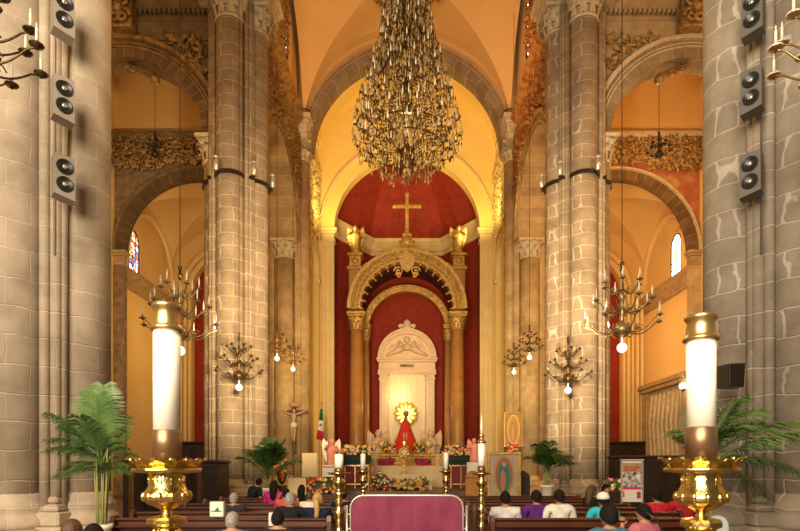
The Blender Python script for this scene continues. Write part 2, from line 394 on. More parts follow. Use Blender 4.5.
# --- ceilings over the crossing and the transept (above the frame)
S(MB().box(-18,18,3,22.6,27.2,27.5), 'ceiling', M['plaster'])
cross_vault('ceiling', -5.75, 5.75, 22.5, 31.0, 20.1, 5.6, M['plaster'])
cross_vault('ceiling', -5.75, 5.75, 31.8, 36.05, 20.2, 5.9, M['plaster_yellow'])
for s in (-1, 1):
    side = 'left' if s < 0 else 'right'
    # transept outer wall and the wall behind pier 1
    S(MB().box(s*16.2, s*16.6, 3, 38.5, 0, 27.3) if s > 0 else MB().box(-16.6,-16.2,3,38.5,0,27.3), 'wall_'+side, M['aisle_plaster'])
    # transept end wall with the first aisle arch
    xa, xb = sorted((s*7.6, s*16.2))
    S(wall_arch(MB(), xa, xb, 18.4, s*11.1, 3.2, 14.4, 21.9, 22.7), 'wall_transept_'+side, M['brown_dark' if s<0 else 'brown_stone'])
    S(MB().box(xa, xb, 21.95, 22.7, 18.4, 27.3), 'wall_transept_upper_'+side, M['aisle_plaster'])
    # entablature over it
    mb = MB(); mb.prism(cornice_prof(21.95, 18.3, 19.9, .62, -1), xa, xb, 'yz')
    for i in range(46):
        x = xa + (i+.5)*(xb-xa)/46
        mb.bbox(x-.055, x+.055, 21.6, 21.8, 19.2, 19.36, .02)
    S(mb, 'trim_transept_'+side, M['brown_dark' if s<0 else 'brown_stone'])
    # aisle bay behind: back wall with the second arch
    xa, xb = sorted((s*7.3, s*16.2))
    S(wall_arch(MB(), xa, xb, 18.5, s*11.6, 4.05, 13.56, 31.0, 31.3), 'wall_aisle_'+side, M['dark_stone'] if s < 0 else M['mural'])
    S(MB().box(xa, xb, 31.05, 31.9, 18.5, 27), 'wall_aisle_upper_'+side, M['aisle_plaster'])
    S(MB().box(xa, xb, 22.6, 31.1, 26.5, 26.8), 'ceiling', M['aisle_plaster'])
    mb = MB(); mb.prism(cornice_prof(31.05, 18.5, 20.0, .5, -1), xa, xb, 'yz'); S(mb, 'trim_aisle_'+side, M['dark_stone'] if s < 0 else M['carved_stone'])
    # side chapel vault and end wall
    cross_vault('ceiling', xa, xb, 31.3, 38.0, 14.0, 4.0, M['aisle_plaster'])
    S(wall_arch(MB(), xa, xb, 19, s*11.9, 2.7, 13.4, 38.0, 38.5), 'wall_chapel_'+side, M['aisle_plaster'])
    S(MB().box(xa, xb, 38.6, 38.8, 0, 18), 'wall_chapel_red_'+side, M['red'])
    # side wall cornice and pilasters
    mb = MB()
    pr = [(s*16.2-s*(a)*.55, 12.0+.9*b) for a, b in [(0,0),(.3,0),(.3,.3),(.5,.4),(.5,.6),(.9,.8),(1,.85),(1,1),(0,1)]]
    mb.prism(pr, 31.3, 38, 'xz'); S(mb, 'trim_chapel_'+side, M['brown_stone'])
    mb = MB()
    mb.ring(2.7, 3.0, 37.88, 38.02, 'xz', 32, (s*11.9,0,13.4)); mb.ring(3.1, 3.35, 37.8, 38.02, 'xz', 32, (s*11.9,0,13.4))
    mb.ring(2.95, 3.15, 0, .2, 'yz', 32, (s*16.0-(.0 if s>0 else 0), 34.95, 14.0))
    for k, (a, b) in enumerate(((14.62,14.78),(14.9,15.1),(15.2,15.36),(15.5,15.7),(15.8,16.0))):
        q0, q1 = sorted((s*a, s*b)); mb.bbox(q0, q1, 37.8, 38.0, 0, 13.4, .03)
    S(mb, 'trim_chapel_arch_'+side, M['trim'])
    # window of the side chapel, deep reveal
    X = s*16.2
    mb = MB(); n = 20; yc, w, zb, zt = (32.6 if s < 0 else 33.1), .62, 12.95, 14.7
    out = [(yc-w,zb)] + [(yc-w*math.cos(PI*i/n), zt+w*1.15*math.sin(PI*i/n)) for i in range(n+1)] + [(yc+w,zb)]
    big = [(yc+(u-yc)*2.1, 14.1+(z-14.1)*1.45) for u, z in out]
    vs = [(X-s*.28,u,z) for u,z in out] + [(X-s*.02,u,z) for u,z in big] + [(X-s*.34,u,z) for u,z in [(yc+(a-yc)*1.14, 14.1+(b-14.1)*1.08) for a,b in out]]
    m_ = len(out); fs = []
    for i in range(m_-1): fs += [(i,i+1,m_*2+i+1,m_*2+i),(m_*2+i,m_*2+i+1,m_+i+1,m_+i)]
    mb.add(vs, fs)
    win = S(mb, 'window_1' if s < 0 else 'window_2', M['aisle_plaster'])
    g = MB(); g.add([(X-s*.27,u,z) for u,z in out], [tuple(range(m_))]); g.build('stained_glass', M['glass_left' if s < 0 else 'glass_right'], win)
    f = MB(); f.tube([(X-s*.29,u,z) for u,z in out]+[(X-s*.29,yc-w,zb)], .045, 6)
    for k in (-.2,.2): f.tube([(X-s*.29,yc+k,zb),(X-s*.29,yc+k,zt+.55)], .018, 4)
    for k in range(4): f.tube([(X-s*.29,yc-w,zb+.45*(k+1)),(X-s*.29,yc+w,zb+.45*(k+1))], .018, 4)
    f.build('window_frame', M['iron'], win)
    # nave arcade wall between piers 2 and 3
    x0, x1 = sorted((s*6.05, s*7.35))
    S(wall_arch(MB(), 22.9, 30.6, 19.3, 26.72, 3.45, 14.0, x0, x1, 'yz', z0=13.8), 'wall_arcade_'+side, M['stone_gold'])
    S(MB().box(x0, x1, 22.6, 31, 19.3, 26.6), 'wall_clerestory_'+side, M['plaster'])
    mb = MB(); pr = [(s*6.05-s*a*.5, 19.3+1.2*b) for a, b in [(0,0),(.2,0),(.2,.2),(.3,.25),(.3,.6),(.7,.75),(1,.85),(1,1),(0,1)]]
    mb.prism(pr, 22.9, 31, 'xz'); S(mb, 'trim_arcade_'+side, M['gold_dark'] if s < 0 else M['gold_red'])
    # presbytery side wall
    x0, x1 = sorted((s*5.75, s*6.3))
    S(wall_arch(MB(), 31.8, 36, 20.0, 34.0, 1.6, 13.6, x0, x1, 'yz'), 'wall_presbytery_'+side, M['plaster_yellow'])
    S(MB().box(min(s*6.6,s*6.8), max(s*6.6,s*6.8), 31.8, 42, 0, 20), 'wall_presbytery_niche_'+side, M['stone_gold'])
    S(MB().box(x0, x1, 31.8, 36, 20.0, 26.5), 'wall_presbytery_upper_'+side, M['plaster_yellow'])
    mb = MB()
    mb.ring(1.6, 1.8, 0, .12, 'yz', 24, (s*5.75-(.12 if s>0 else 0),34.0,13.6)); mb.ring(1.95, 2.1, 0, .16, 'yz', 24, (s*5.75-(.16 if s>0 else 0),34.0,13.6))
    for yy in (32.25, 35.75): mb.bbox(s*5.75-s*.14, s*5.75, yy-.16, yy+.16, 0, 13.3, .03); mb.bbox(s*5.75-s*.22, s*5.75, yy-.24, yy+.24, 13.3, 13.7, .05)
    S(mb, 'trim_presbytery_'+side, M['trim'])
    mb = MB(); relief(mb, lambda u,v: True, 31.9, 35.9, 16.2, 20.6, .75, lambda u,v,w: (s*5.75-s*w*1.3,u,v), .08, 40+s)
    S(mb, 'trim_presbytery_carving_'+side, M['trim'])

# --- chancel arch wall (y 31) and apse arch wall (y 36)
S(wall_arch(MB(), -6.0, 6.0, 26.6, 0, 5.35, 19.2, 31.05, 31.85, z0=19.15, n=48), 'wall_chancel', M['plaster'])
S(wall_arch(MB(), -6.6, 6.6, 27, 0, 4.67, 16.9, 36.05, 36.6, n=48), 'wall_apse_arch', M['plaster_yellow'])
# --- apse
pl = [(-5.2,36.6),(-5.2,38.4),(-2.7,42.0),(2.7,42.0),(5.2,38.4),(5.2,36.6)]
mb = MB(); lv = []
for z in (0, 18.4): lv.append([(x,y,z) for x,y in pl])
for k in range(1, 9):
    a = k/8*PI/2; q = math.cos(a)
    lv.append([(x*max(q,.02), 36.6+(y-36.6)*max(q,.02), 18.4+4.6*math.sin(a)) for x,y in pl])
vs = [p for l in lv for p in l]; fs = []
for i in range(len(lv)-1):
    for j in range(5): fs.append((i*6+j, i*6+j+1, i*6+7+j, i*6+6+j))
mb.add(vs, fs); S(mb, 'wall_apse', M['red'])
mb = MB()
prof = [(0,0),(.10,0),(.10,.22),(.2,.26),(.2,.5),(.42,.74),(.5,.78),(.5,1),(0,1)]
for i in range(5):
    (x0,y0),(x1,y1) = pl[i], pl[i+1]
    def inn(x, y, k):   # offset towards the apse centre
        cx_, cy_ = 0, 37.2; return (x+(cx_-x)*k*.13, y+(cy_-y)*k*.13)
    vs = [];
    for (x, y) in ((x0,y0),(x1,y1)):
        for a, b in prof: q = inn(x, y, a*1.5); vs.append((q[0], q[1], 17.5+1.15*b))
    n = len(prof); mb.add(vs, [(k,(k+1)%n,n+(k+1)%n,n+k) for k in range(n)])
S(mb, 'trim_apse_cornice', M['trim'])
# sanctuary platform
mb = MB(); mb.box(-5.4,5.4,25.2,42,0,.16); mb.box(-5.2,5.2,25.8,42,.16,.32); mb.box(-4.6,4.6,27.2,42,.32,.48); mb.box(-3.6,3.6,34,42,.48,.9)
S(mb, 'floor_sanctuary', M['floor'])

# ------------------------------------------------------------------ arches as things
def moulded_arch(name, label, cat, plane, c, rin, rout, w0, w1, mat, mmat, n=56, bands=((.0,.14,.05),(.36,.5,.07),(.8,1.0,.1)), group=None, relief_mat=None):
    t = thing(name, label, cat, c, group=group)
    mb = MB(); mb.ring(rin, rout, w0, w1, plane, n); mb.build('voussoir_ring', mat, t)
    for a, b, p in bands:
        m = MB(); m.ring(rin+(rout-rin)*a, rin+(rout-rin)*b, w0-p, w0+.02, plane, n); m.build('moulding', mmat, t)
    return t
t = moulded_arch('chancel_arch', 'great round grey stone chancel arch behind the big crystal chandelier', 'arch', 'xz', (0,31.0,19.2), 5.25, 5.82, -.15, .9, M['arch_y'], M['brown_stone'], bands=((.62,.74,.05),(.85,1.0,.12)))
t = moulded_arch('apse_arch', 'broad smooth yellow arch framing the crimson apse', 'arch', 'xz', (0,36.0,16.9), 4.67, 5.6, -.06, .5, M['plaster_yellow'], M['trim'], bands=((.0,.1,.05),(.86,1.0,.14)))
for s, nm in ((-1,'left'),(1,'right')):
    m = MB()
    x0, x1 = sorted((s*4.67, s*5.45)); m.bbox(x0, x1, 35.85, 36.6, 0, 16.2, .04)
    for k in (.18,.5,.72): xx = s*(4.67+k); m.bbox(xx-.07, xx+.07, 35.78, 35.9, .6, 15.9, .03)
    b = m.build('pilaster', M['trim'], t, (0,0,0)); b.location = (0,-36.0,-16.9)
    m = MB()
    for z0, z1, e in ((16.1,16.25,.06),(16.25,16.6,.0),(16.6,16.75,.1),(16.75,16.95,.18)): m.bbox(x0-e, x1+e, 35.85-e, 36.5, z0, z1, .02)
    b = m.build('capital', M['trim'], t); b.location = (0,-36.0,-16.9)
for s, nm in ((-1,'left'),(1,'right')):
    # first aisle arch with carved spandrels
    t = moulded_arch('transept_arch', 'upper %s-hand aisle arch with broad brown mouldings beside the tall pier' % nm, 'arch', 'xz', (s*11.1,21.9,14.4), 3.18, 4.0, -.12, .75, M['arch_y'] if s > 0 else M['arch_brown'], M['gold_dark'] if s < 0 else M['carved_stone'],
        bands=((.45,.52,.05),(.6,.66,.07),(.8,1.0,.14)))
    for q in (-1,1):
        mb = MB(); relief(mb, lambda u,v: math.hypot(u-s*11.1, v-14.4) > 4.12 and abs(u) > 7.8 and (u-s*11.1)*q > 0, min(s*7.8,s*16), max(s*7.8,s*16), 14.4, 18.35, .5, lambda u,v,w: (u,21.88-w*1.5,v), .05, 5+s)
        b = mb.build('carved_spandrel', M['gold_dark'] if s < 0 else M['gold_mid'], t); b.location = (-s*11.1,-21.9,-14.4)
    # big volute console on the entablature
    t2 = thing('scroll_console', 'large carved %s-hand scroll bracket over the crown of the upper aisle arch' % nm, 'ornament', (s*10.9,21.5,18.4))
    mb = MB(); mb.bbox(-.42,.42,-.25,.42,0,1.35,.05)
    for q in (-1,1):
        for zz, rr in ((.95,.42),(.3,.3)):
            pts = [(q*.16+q*rr*.9*(1-.85*k/20)*math.cos(k/20*3*PI), -.36, zz+rr*(1-.85*k/20)*math.sin(k/20*3*PI)) for k in range(21)]
            mb.tube(pts, .075, 6)
    mb.ball((0,-.4,.6),.2,8,6); mb.build('volutes', M['gold_dark'] if s < 0 else M['gold_mid'], t2)
    # second aisle arch
    t = moulded_arch('aisle_arch', 'lower %s-hand arch of dark stone blocks before the stained glass window' % nm, 'arch', 'xz', (s*11.6,31.0,13.56), 3.98, 4.6, -.12, .32, M['arch_brown' if s>0 else 'arch_dark'], M['carved_stone' if s>0 else 'brown_dark'], bands=((.82,1.0,.16),))
    for q in (-1,1):
        X = s*11.6+q*(4.33 if q==s else 4.2)
        m = MB(); m.bbox(X-.3, X+.3, 30.85, 31.3, 0, 12.9, .03); b = m.build('pilaster', M['stone_gold'] if s>0 else M['dark_stone'], t); b.location = (-s*11.6,-31.0,-13.56)
        m = MB()
        for z0, z1, e in ((12.8,12.95,.04),(12.95,13.3,.0),(13.3,13.42,.08),(13.42,13.6,.16)): m.bbox(X-.3-e, X+.3+e, 30.85-e, 31.3, z0, z1, .02)
        b = m.build('capital', M['brown_stone'], t); b.location = (-s*11.6,-31.0,-13.56)
    mb = MB(); relief(mb, lambda u,v: math.hypot(u-s*11.6, v-13.56) > 4.8 and 8.0 < abs(u), min(s*8,s*16.2), max(s*8,s*16.2), 17.9, 19.9, .45, lambda u,v,w: (u,30.7-w*1.5,v), .048, 15+s)
    b = mb.build('carved_frieze', M['gold_dark'] if s < 0 else M['gold_mid'], t); b.location = (-s*11.6,-31.0,-13.56)
    # nave arcade arch
    t = moulded_arch('arcade_arch', '%s-hand nave arcade arch seen edge-on beside the chancel' % nm, 'arch', 'yz', (s*6.0,26.72,14.0), 3.4, 4.0, 0, 0, M['arch_x'], M['gold'], bands=())
    for ch in list(t.children): bpy.data.objects.remove(ch)
    m = MB(); a, b_ = sorted((-s*.05, s*1.4)); m.ring(3.4, 4.0, a, b_, 'yz', 48); m.build('voussoir_ring', M['arch_x'], t)
    for r0, r1, p in ((3.5,3.6,.1),(3.85,4.05,.16)):
        m = MB(); a, b_ = sorted((-s*p, s*.02)); m.ring(r0, r1, a, b_, 'yz', 48); m.build('moulding', M['gold_dark'] if s<0 else M['gold'], t)
    mb = MB(); relief(mb, lambda u,v: math.hypot(u-26.72, v-14.0) > 4.1, 23.2, 30.4, 14.6, 19.3, .5, lambda u,v,w: (s*6.05-s*w*2.2,u,v), .06, 25+s)
    b = mb.build('carved_spandrel', M['gold_dark'] if s < 0 else M['gold_red'], t); b.location = (-s*6.0,-26.72,-14.0)
    # clerestory ornament
    t2 = thing('clerestory_frame', 'gilded carved frame of the %s-hand clerestory window high above the arcade' % nm, 'ornament', (s*6.0,24.6,20.5))
    mb = MB(); relief(mb, lambda u,v: True, -1.6, 1.3, 0, 5.0, .6, lambda u,v,w: (-s*w*2.4,u,v), .09, 35+s); mb.build('carved_relief', M['gold_dark'] if s < 0 else M['gold_red'], t2)
    wn = MB(); x0, x1 = sorted((-s*.34, -s*.2)); wn.bbox(x0, x1, 1.2, 1.75, .5, 3.6, .03); wn.build('pane', M['glass_right'], t2)
    fr = MB()
    for yy in (1.15,1.8): fr.tube([(-s*.36,yy,.4),(-s*.36,yy,3.7)], .05, 6)
    fr.tube([(-s*.36,1.15,3.7),(-s*.36,1.48,4.0),(-s*.36,1.8,3.7)], .05, 6); fr.build('window_frame', M['iron'], t2)
    # carved boss band beside the presbytery arch
    t3 = thing('scroll_bracket', 'curled gilt iron bracket at the %s-hand springing of the chancel arch' % nm, 'ornament', (s*5.62,30.2,20.6))
    m = MB()
    m.tube([(s*.3,0,.1),(0,0,.15),(-s*.3,0,.1)], .05, 6)
    m.tube([(-s*(.05+ .42*(1-.8*k/24)*math.cos(k/24*4*PI)), 0, .42*(1-.8*k/24)*math.sin(k/24*4*PI)) for k in range(25)], .045, 6)
    for k in range(8): m.tube([(0,0,0),(.3*math.cos(k*PI/4),0,.3*math.sin(k*PI/4))], .015, 4)
    m.build('scroll', M['brass_old'], t3)
    m = MB(); m.tube([(s*.5,-6.4,.9),(-s*.1,-6.4,.9)], .05, 6); m.build('tie_rod', M['iron'], t3)

# ring boss on the vault
t = thing('vault_boss', 'dark carved ring on the vault above the crystal chandelier', 'ornament', (0,26.9,25.45))
m = MB(); m.ring(1.55, 1.95, -.18, .18, 'xz', 48, (0,0,0), 0, 2*PI)
rot = Matrix.Rotation(PI/2, 4, 'X'); m.v = [tuple(rot @ Vector(p)) for p in m.v]; m.build('ring', M['dark_stone'], t)
m = MB(); relief(m, lambda u,v: 1.5 < math.hypot(u,v) < 2.0, -2, 2, -2, 2, .42, lambda u,v,w: (u,v,-.16-w), .07, 77); m.build('carved_leaves', M['gold_dark'], t)

# ------------------------------------------------------------------ piers
def capital_mb(mb, cx, cy, r, z0, z1):
    h = z1-z0
    mb.lathe(cx, cy, [(r*1.0,z0),(r*1.1,z0+.03),(r*1.1,z0+.09),(r*.98,z0+.12),(r*1.02,z0+h*.5),(r*1.25,z0+h*.8),(r*1.3,z0+h*.85)], 20)
    for row, (zz, hh, k) in enumerate(((z0+.1, h*.42, 10),(z0+h*.36, h*.45, 10))):
        for i in range(k):
            a = 2*PI*(i+row*.5)/k; ca, sa = math.cos(a), math.sin(a); vs = []; fs = []
            for t_ in (0,.4,.75,1,1.05):
                rr = r*(1.02+row*.08) + .02 + (.16 if t_ >= 1 else .05*t_)*r*2
                z = zz+hh*min(t_,1) - (.06 if t_ > 1 else 0); w = r*.25*(1-.35*t_)
                for q in (-1,0,1): vs.append((cx+(rr+(.04 if q==0 else 0))*ca-q*w*sa, cy+(rr+(.04 if q==0 else 0))*sa+q*w*ca, z))
            for j in range(4):
                for q in range(2): fs.append((j*3+q,j*3+q+1,j*3+3+q+1,j*3+3+q))
            mb.add(vs, fs, True)
    for i in range(4):
        a = PI/4+i*PI/2
        pts = [(cx+r*(1.3+.22*(1-k/12)*math.cos(k/12*3*PI))*math.cos(a), cy+r*(1.3+.22*(1-k/12)*math.cos(k/12*3*PI))*math.sin(a), z0+h*.74+.2*r*(1-k/12)*math.sin(k/12*3*PI)) for k in range(13)]
        mb.tube(pts, .045, 5)
    mb.bbox(cx-r*1.32, cx+r*1.32, cy-r*1.32, cy+r*1.32, z0+h*.86, z1, .03)
def pier(label, x, y, smat, tops, cmat, group=None):
    t = thing('clustered_pier', label, 'pier', (x,y,0), group=group)
    a, r = .72, .525
    dirs = {'nave': (-1 if x > 0 else 1, 0), 'front': (0,-1), 'outer': (1 if x > 0 else -1, 0), 'back': (0,1)}
    p = MB(); p.bbox(-1.0,1.0,-1.0,1.0,0,.62,.03); p.bbox(-.92,.92,-.92,.92,.62,.86,.03)
    p.bbox(-.88,.88,-.88,.88,.86,.99,.03); p.bbox(-.84,.84,-.84,.84,.99,1.12,.04)
    for dx, dy in dirs.values():
        p.bbox(dx*a-.66,dx*a+.66,dy*a-.66,dy*a+.66,0,.6,.03)
        p.lathe(dx*a, dy*a, [(.64,.6),(.66,.66),(.66,.74),(.6,.8),(.585,.88),(.62,.93),(.62,.99),(.56,1.04),(.545,1.12),(r,1.18)], 28)
    p.build('plinth', smat, t)
    sh = MB(); top = 19.4
    sh.bbox(-.66,.66,-.66,.66,.8,top,.02)
    for k, (dx, dy) in dirs.items():
        sh.lathe(dx*a, dy*a, [(r,1.15),(r,tops[k]-.95)], 36)
        if tops[k] < 19: sh.bbox(min(0,dx*.8)-(.45 if dx == 0 else 0), max(0,dx*.8)+(.45 if dx == 0 else 0), min(0,dy*.8)-(.45 if dy == 0 else 0), max(0,dy*.8)+(.45 if dy == 0 else 0), tops[k]-.1, top, .02)
    for qx in (-1,1):
        for qy in (-1,1):
            sh.lathe(qx*.74, qy*.70, [(.10,.9),(.10,top)], 12); sh.lathe(qx*.62, qy*.80, [(.085,.9),(.085,top)], 12); sh.lathe(qx*.80, qy*.62, [(.085,.9),(.085,top)], 12)
    sh.build('shaft', smat, t)
    for k, (dx, dy) in dirs.items():
        c = MB(); capital_mb(c, dx*a, dy*a, r, tops[k]-1.0, tops[k]); c.build('capital', cmat, t)
    e = MB()
    for z0, z1, q in ((19.4,19.75,0),(19.75,20.2,.03),(20.2,20.4,.12),(20.4,20.65,.24)):
        e.bbox(-1.28-q,1.28+q,-1.28-q,1.28+q,z0,z1,.03)
    e.build('entablature', cmat, t)
    return t
HI = {'nave':19.4,'front':19.4,'outer':19.4,'back':19.4}
p1l = pier('massive pale foreground pier at the left edge carrying three small speaker boxes', -PX, 10.2, M['stone_near'], HI, M['carved_stone'])
p1r = pier('massive grey foreground pier at the right edge carrying three dark speaker boxes', PX, 10.2, M['stone_grey'], HI, M['carved_stone'])
P2 = {'nave':19.4,'front':19.4,'outer':14.4,'back':14.0}
p2l = pier('tall clustered pier with the small palm at its foot, left of the altar', -PX, 22.0, M['stone'], P2, M['carved_stone'])
p2r = pier('tall clustered pier with the potted palm before it, right of the altar', PX, 22.0, M['stone'], P2, M['carved_stone'])
P3 = {'nave':19.65,'front':14.0,'outer':13.6,'back':14.0}
p3l = pier('farther golden pier behind the crucifix at the left of the chancel', -PX, 31.45, M['stone_gold'], P3, M['carved_stone'])
p3r = pier('farther golden pier beside the small framed picture, right of the chancel', PX, 31.45, M['stone_gold'], P3, M['carved_stone'])
# iron bands with floodlights on the two tall piers
for s, nm in ((-1,'left'),(1,'right')):
    t = thing('iron_band', 'iron lamp band clamped round the %s-hand tall pier' % nm, 'clamp', (s*PX,22,12.6), group='iron lamp bands')
    m = MB()
    def arcpts(dx, dy, a0, a1): return [(dx*.72+.57*math.cos(a0+(a1-a0)*k/12), dy*.72+.57*math.sin(a0+(a1-a0)*k/12), 0) for k in range(13)]
    pts = arcpts(-1,0,PI*1.0-1.0+1.0,PI*1.5-.0) + [(-.82,-.82,0)] + arcpts(0,-1,PI,2*PI) + [(.82,-.82,0)] + arcpts(1,0,-PI/2,PI/2) + [(.82,.82,0)] + arcpts(0,1,0,PI) + [(-.82,.82,0)] + arcpts(-1,0,PI/2,PI)
    vs = []; fs = []
    for (x, y, z) in pts: vs += [(x,y,-.07),(x,y,.07),(x*1.03,y*1.03,.07),(x*1.03,y*1.03,-.07)]
    for i in range(len(pts)-1):
        for k in range(4): fs.append((i*4+k,i*4+(k+1)%4,i*4+4+(k+1)%4,i*4+4+k))
    m.add(vs, fs); m.build('band', M['iron'], t)
    for q, (dx, dy, w) in enumerate(((-.35,-1.33,'over the middle shaft'),(-s*.95,-.95,'on the nave-side corner'),(-s*1.42,0,'sticking out towards the nave'))):
        f = thing('floodlight', 'small white floodlight %s of the %s-hand tall pier band' % (w, nm), 'lamp', (s*PX+dx*(1 if q else -s), 22+dy, 12.55), math.atan2(dx, -dy), group='floodlights on the pier bands')
        b = MB(); b.cyl(0,0,.085,.05,.5,12); b.lathe(0,0,[(.085,.5),(.1,.52),(.1,.56),(.05,.57)],12); b.build('housing', M['chrome'], f)
        b = MB(); b.bbox(-.05,.05,0,.12,-.08,.1,.01); b.build('bracket', M['iron'], f)
# ------------------------------------------------------------------ brass chandeliers
def arm_mesh(reach, drop, rise, th=.018):
    m = MB(); n = 14; pts = []
    for k in range(n+1):
        t = k/n
        pts.append((.04+reach*t, 0, -drop*math.sin(PI*min(1,t*1.15))*(1) + rise*t**2.2))
    m.tube(pts, [th*(1-.35*k/n) for k in range(n+1)], 5)
    e = pts[-1]
    m.tube([(reach*.45+.1*(1-.8*k/8)*math.cos(k/8*2.2*PI),0,-drop*.35+.09*(1-.8*k/8)*math.sin(k/8*2.2*PI)) for k in range(9)], th*.6, 4)
    m.lathe(e[0],0,[(.012,e[2]-.03),(.03,e[2]),(.075,e[2]+.012),(.08,e[2]+.022),(.03,e[2]+.02),(.026,e[2]+.07)],10)
    return m, e
def brass_chandelier(label, loc, ztop, tiers, size=1.0, mat=None, cmat=None, ball=True, group='brass chandeliers hanging between the piers', bulbmat=None, rz=0):
    mat = mat or M['brass_old']
    t = thing('brass_chandelier', label, 'chandelier', loc, rz, group=group)
    s = size
    m = MB(); m.lathe(0,0,[(0,0),(.06*s,.01),(.13*s,.06*s),(.20*s,.14*s),(.20*s,.21*s),(.13*s,.33*s),(.05*s,.36*s)],18); m.build('globe', mat, t)
    H = tiers[-1][3]*s+.35*s
    m = MB(); m.lathe(0,0,[(.03*s,.34*s),(.06*s,.4*s),(.035*s,.5*s),(.075*s,.58*s),(.03*s,.7*s),(.05*s,.86*s),(.09*s,.92*s),(.03*s,1.02*s),(.05*s,1.2*s),(.025*s,1.3*s),(.02*s,H),(.05*s,H+.04*s),(.0,H+.1*s)],14); m.build('stem', mat, t)
    m = MB(); n = max(2,int((ztop-loc[2]-H)/.5)); m.tube([(0,0,H+(ztop-loc[2]-H)*k/n) for k in range(n+1)], .011, 5)
    for k in range(4): m.ring(.03,.05,-.012,.012,'xz' if k%2 else 'yz',10,(0,0,H+.08*k),0,2*PI)
    m.build('chain', M['iron'], t)
    for (cnt, reach, drop, z, rise) in tiers:
        am = None
        for k in range(cnt):
            a = 2*PI*k/cnt + (.2 if z > .5 else 0)
            if am is None:
                mm, e = arm_mesh(reach*s, drop*s, rise*s, .018*max(.7,s)); am = mm.build('arm', mat, t)
                cm = MB(); cm.lathe(e[0],0,[(.018,e[2]+.06),(.017,e[2]+.06+.17*s),(.006,e[2]+.07+.17*s),(.011,e[2]+.1+.17*s),(0,e[2]+.14+.17*s)],8)
                cd = cm.build('candle', cmat or M['wax_small'], am); am.location = (0,0,z*s); am.rotation_euler = (0,0,a)
            else:
                c = inst(am, t, (0,0,z*s), (0,0,a)); d = inst(cd, c)
    if ball:
        m = MB(); m.tube([(0,0,0),(0,0,-.12)], .02, 6); m.ball((0,0,-.23), .115, 16, 10); b = m.build('globe_lamp', bulbmat or M['bulb'], t)
    return t
T3 = [(8,.80,.17,.24,.12),(8,.60,.14,.68,.12),(6,.38,.10,1.10,.12)]
ZC = lambda y: 24.0
brass_chandelier('big pale brass chandelier on a long chain to the left, above the left paschal candle', (px(180,13.0),13.0,4.55), 26.9, T3, 1.0, M['brass_light'])
brass_chandelier('big brass chandelier hanging lowest on the right, before the red wall strip', (px(622,13.0),13.0,4.62), 26.9, T3, 1.02, M['brass_light'])
brass_chandelier('dark bronze chandelier in front of the left tall pier', (px(239,19.4),19.4,4.62), 26.9, T3, .96, None, M['brass_dull'])
brass_chandelier('dark bronze chandelier in front of the right tall pier', (px(568,19.4),19.4,4.52), 26.9, T3, .94, None, M['brass_dull'], rz=.3)
vz = lambda x, y: vault_z(x,y,-5.75,5.75,22.5,31.0,20.1,5.6)
for (X, Y, yb, nm) in ((277,25.2,356,'small chandelier nearer the left tall pier, upper one of its pair'),(293,28.2,367,'small chandelier beyond it and lower, nearest the crucifix'),
                       (514,28.8,370,'small chandelier left of its twin, above the small framed picture'),(529.5,26.2,355,'small chandelier right of its twin, close to the right tall pier')):
    x = px(X, Y); brass_chandelier('bronze '+nm, (x,Y,pz(yb,Y)+.12), vz(x,Y)-.02, T3, .70, M['brass_old'] if X > 300 else M['brass_dull'], M['brass_dull'], rz=.4)
for s, X in ((-1,155),(1,659)):
    x = px(X,22.2); z0 = pz(158,22.2)
    brass_chandelier('tiny dark candle chandelier hung high in the %s-hand upper aisle arch' % ('left' if s<0 else 'right'), (x,22.2,z0), pz(82,22.2), [(7,.5,.12,.25,.12),(6,.3,.08,.62,.1)], .78, M['iron'], M['brass_old'], False, 'tiny high chandeliers')
    t = thing('lamp_bracket', 'carved bracket under the %s-hand upper aisle arch holding the tiny chandelier' % ('left' if s<0 else 'right'), 'bracket', (x,22.2,pz(84,22.2)))
    m = MB(); m.ball((0,0,.18),.2,10,8,sc=(1,1,.8)); m.tube([(0,0,.25),(-s*.0+s*.35,0,.42),(s*.75,0,.62),(s*1.1,0,.66)] if s>0 else [(0,0,.25),(-.35,0,.42),(-.75,0,.6),(-1.1,0,.66)], [.16,.15,.12,.1], 8)
    for k in range(4): m.ball((s*.3*k,0,.22+.13*k),.13,8,6)
    for k in range(9): m.tube([(s*.13*k+.12*(1-.8*j/10)*math.cos(j/10*2.5*PI),-.14,.12+.06*k+.12*(1-.8*j/10)*math.sin(j/10*2.5*PI)) for j in range(11)], .03, 5)
    m.build('carving', M['gold_dark'], t)
for s, nm in ((-1,'left'),(1,'right')):
    t = brass_chandelier('dark chandelier with wide drip dishes cut off by the top %s corner' % nm, (px(407+s*446,6.6),6.6,6.3), 27.0, [(9,.78,.16,.25,.10),(9,.66,.13,.52,.10),(6,.36,.10,.86,.10)], 1.0, M['brass_old'] if s<0 else M['brass_dull'], None, False, rz=.15)
    cup = MB(); cup.lathe(0,0,[(0,0),(.075,.005),(.085,.02),(.07,.022),(0,.015)],14)
    for ch in list(t.children):
        if ch.name.startswith('arm'):
            z = .10+.03; q = .82 if ch.location.z < .4 else (.70 if ch.location.z < .6 else .4)
            o = cup.build('drip_dish', M['frost'] if s>0 else M['iron'], ch); o.location = (q,0,z-.02)

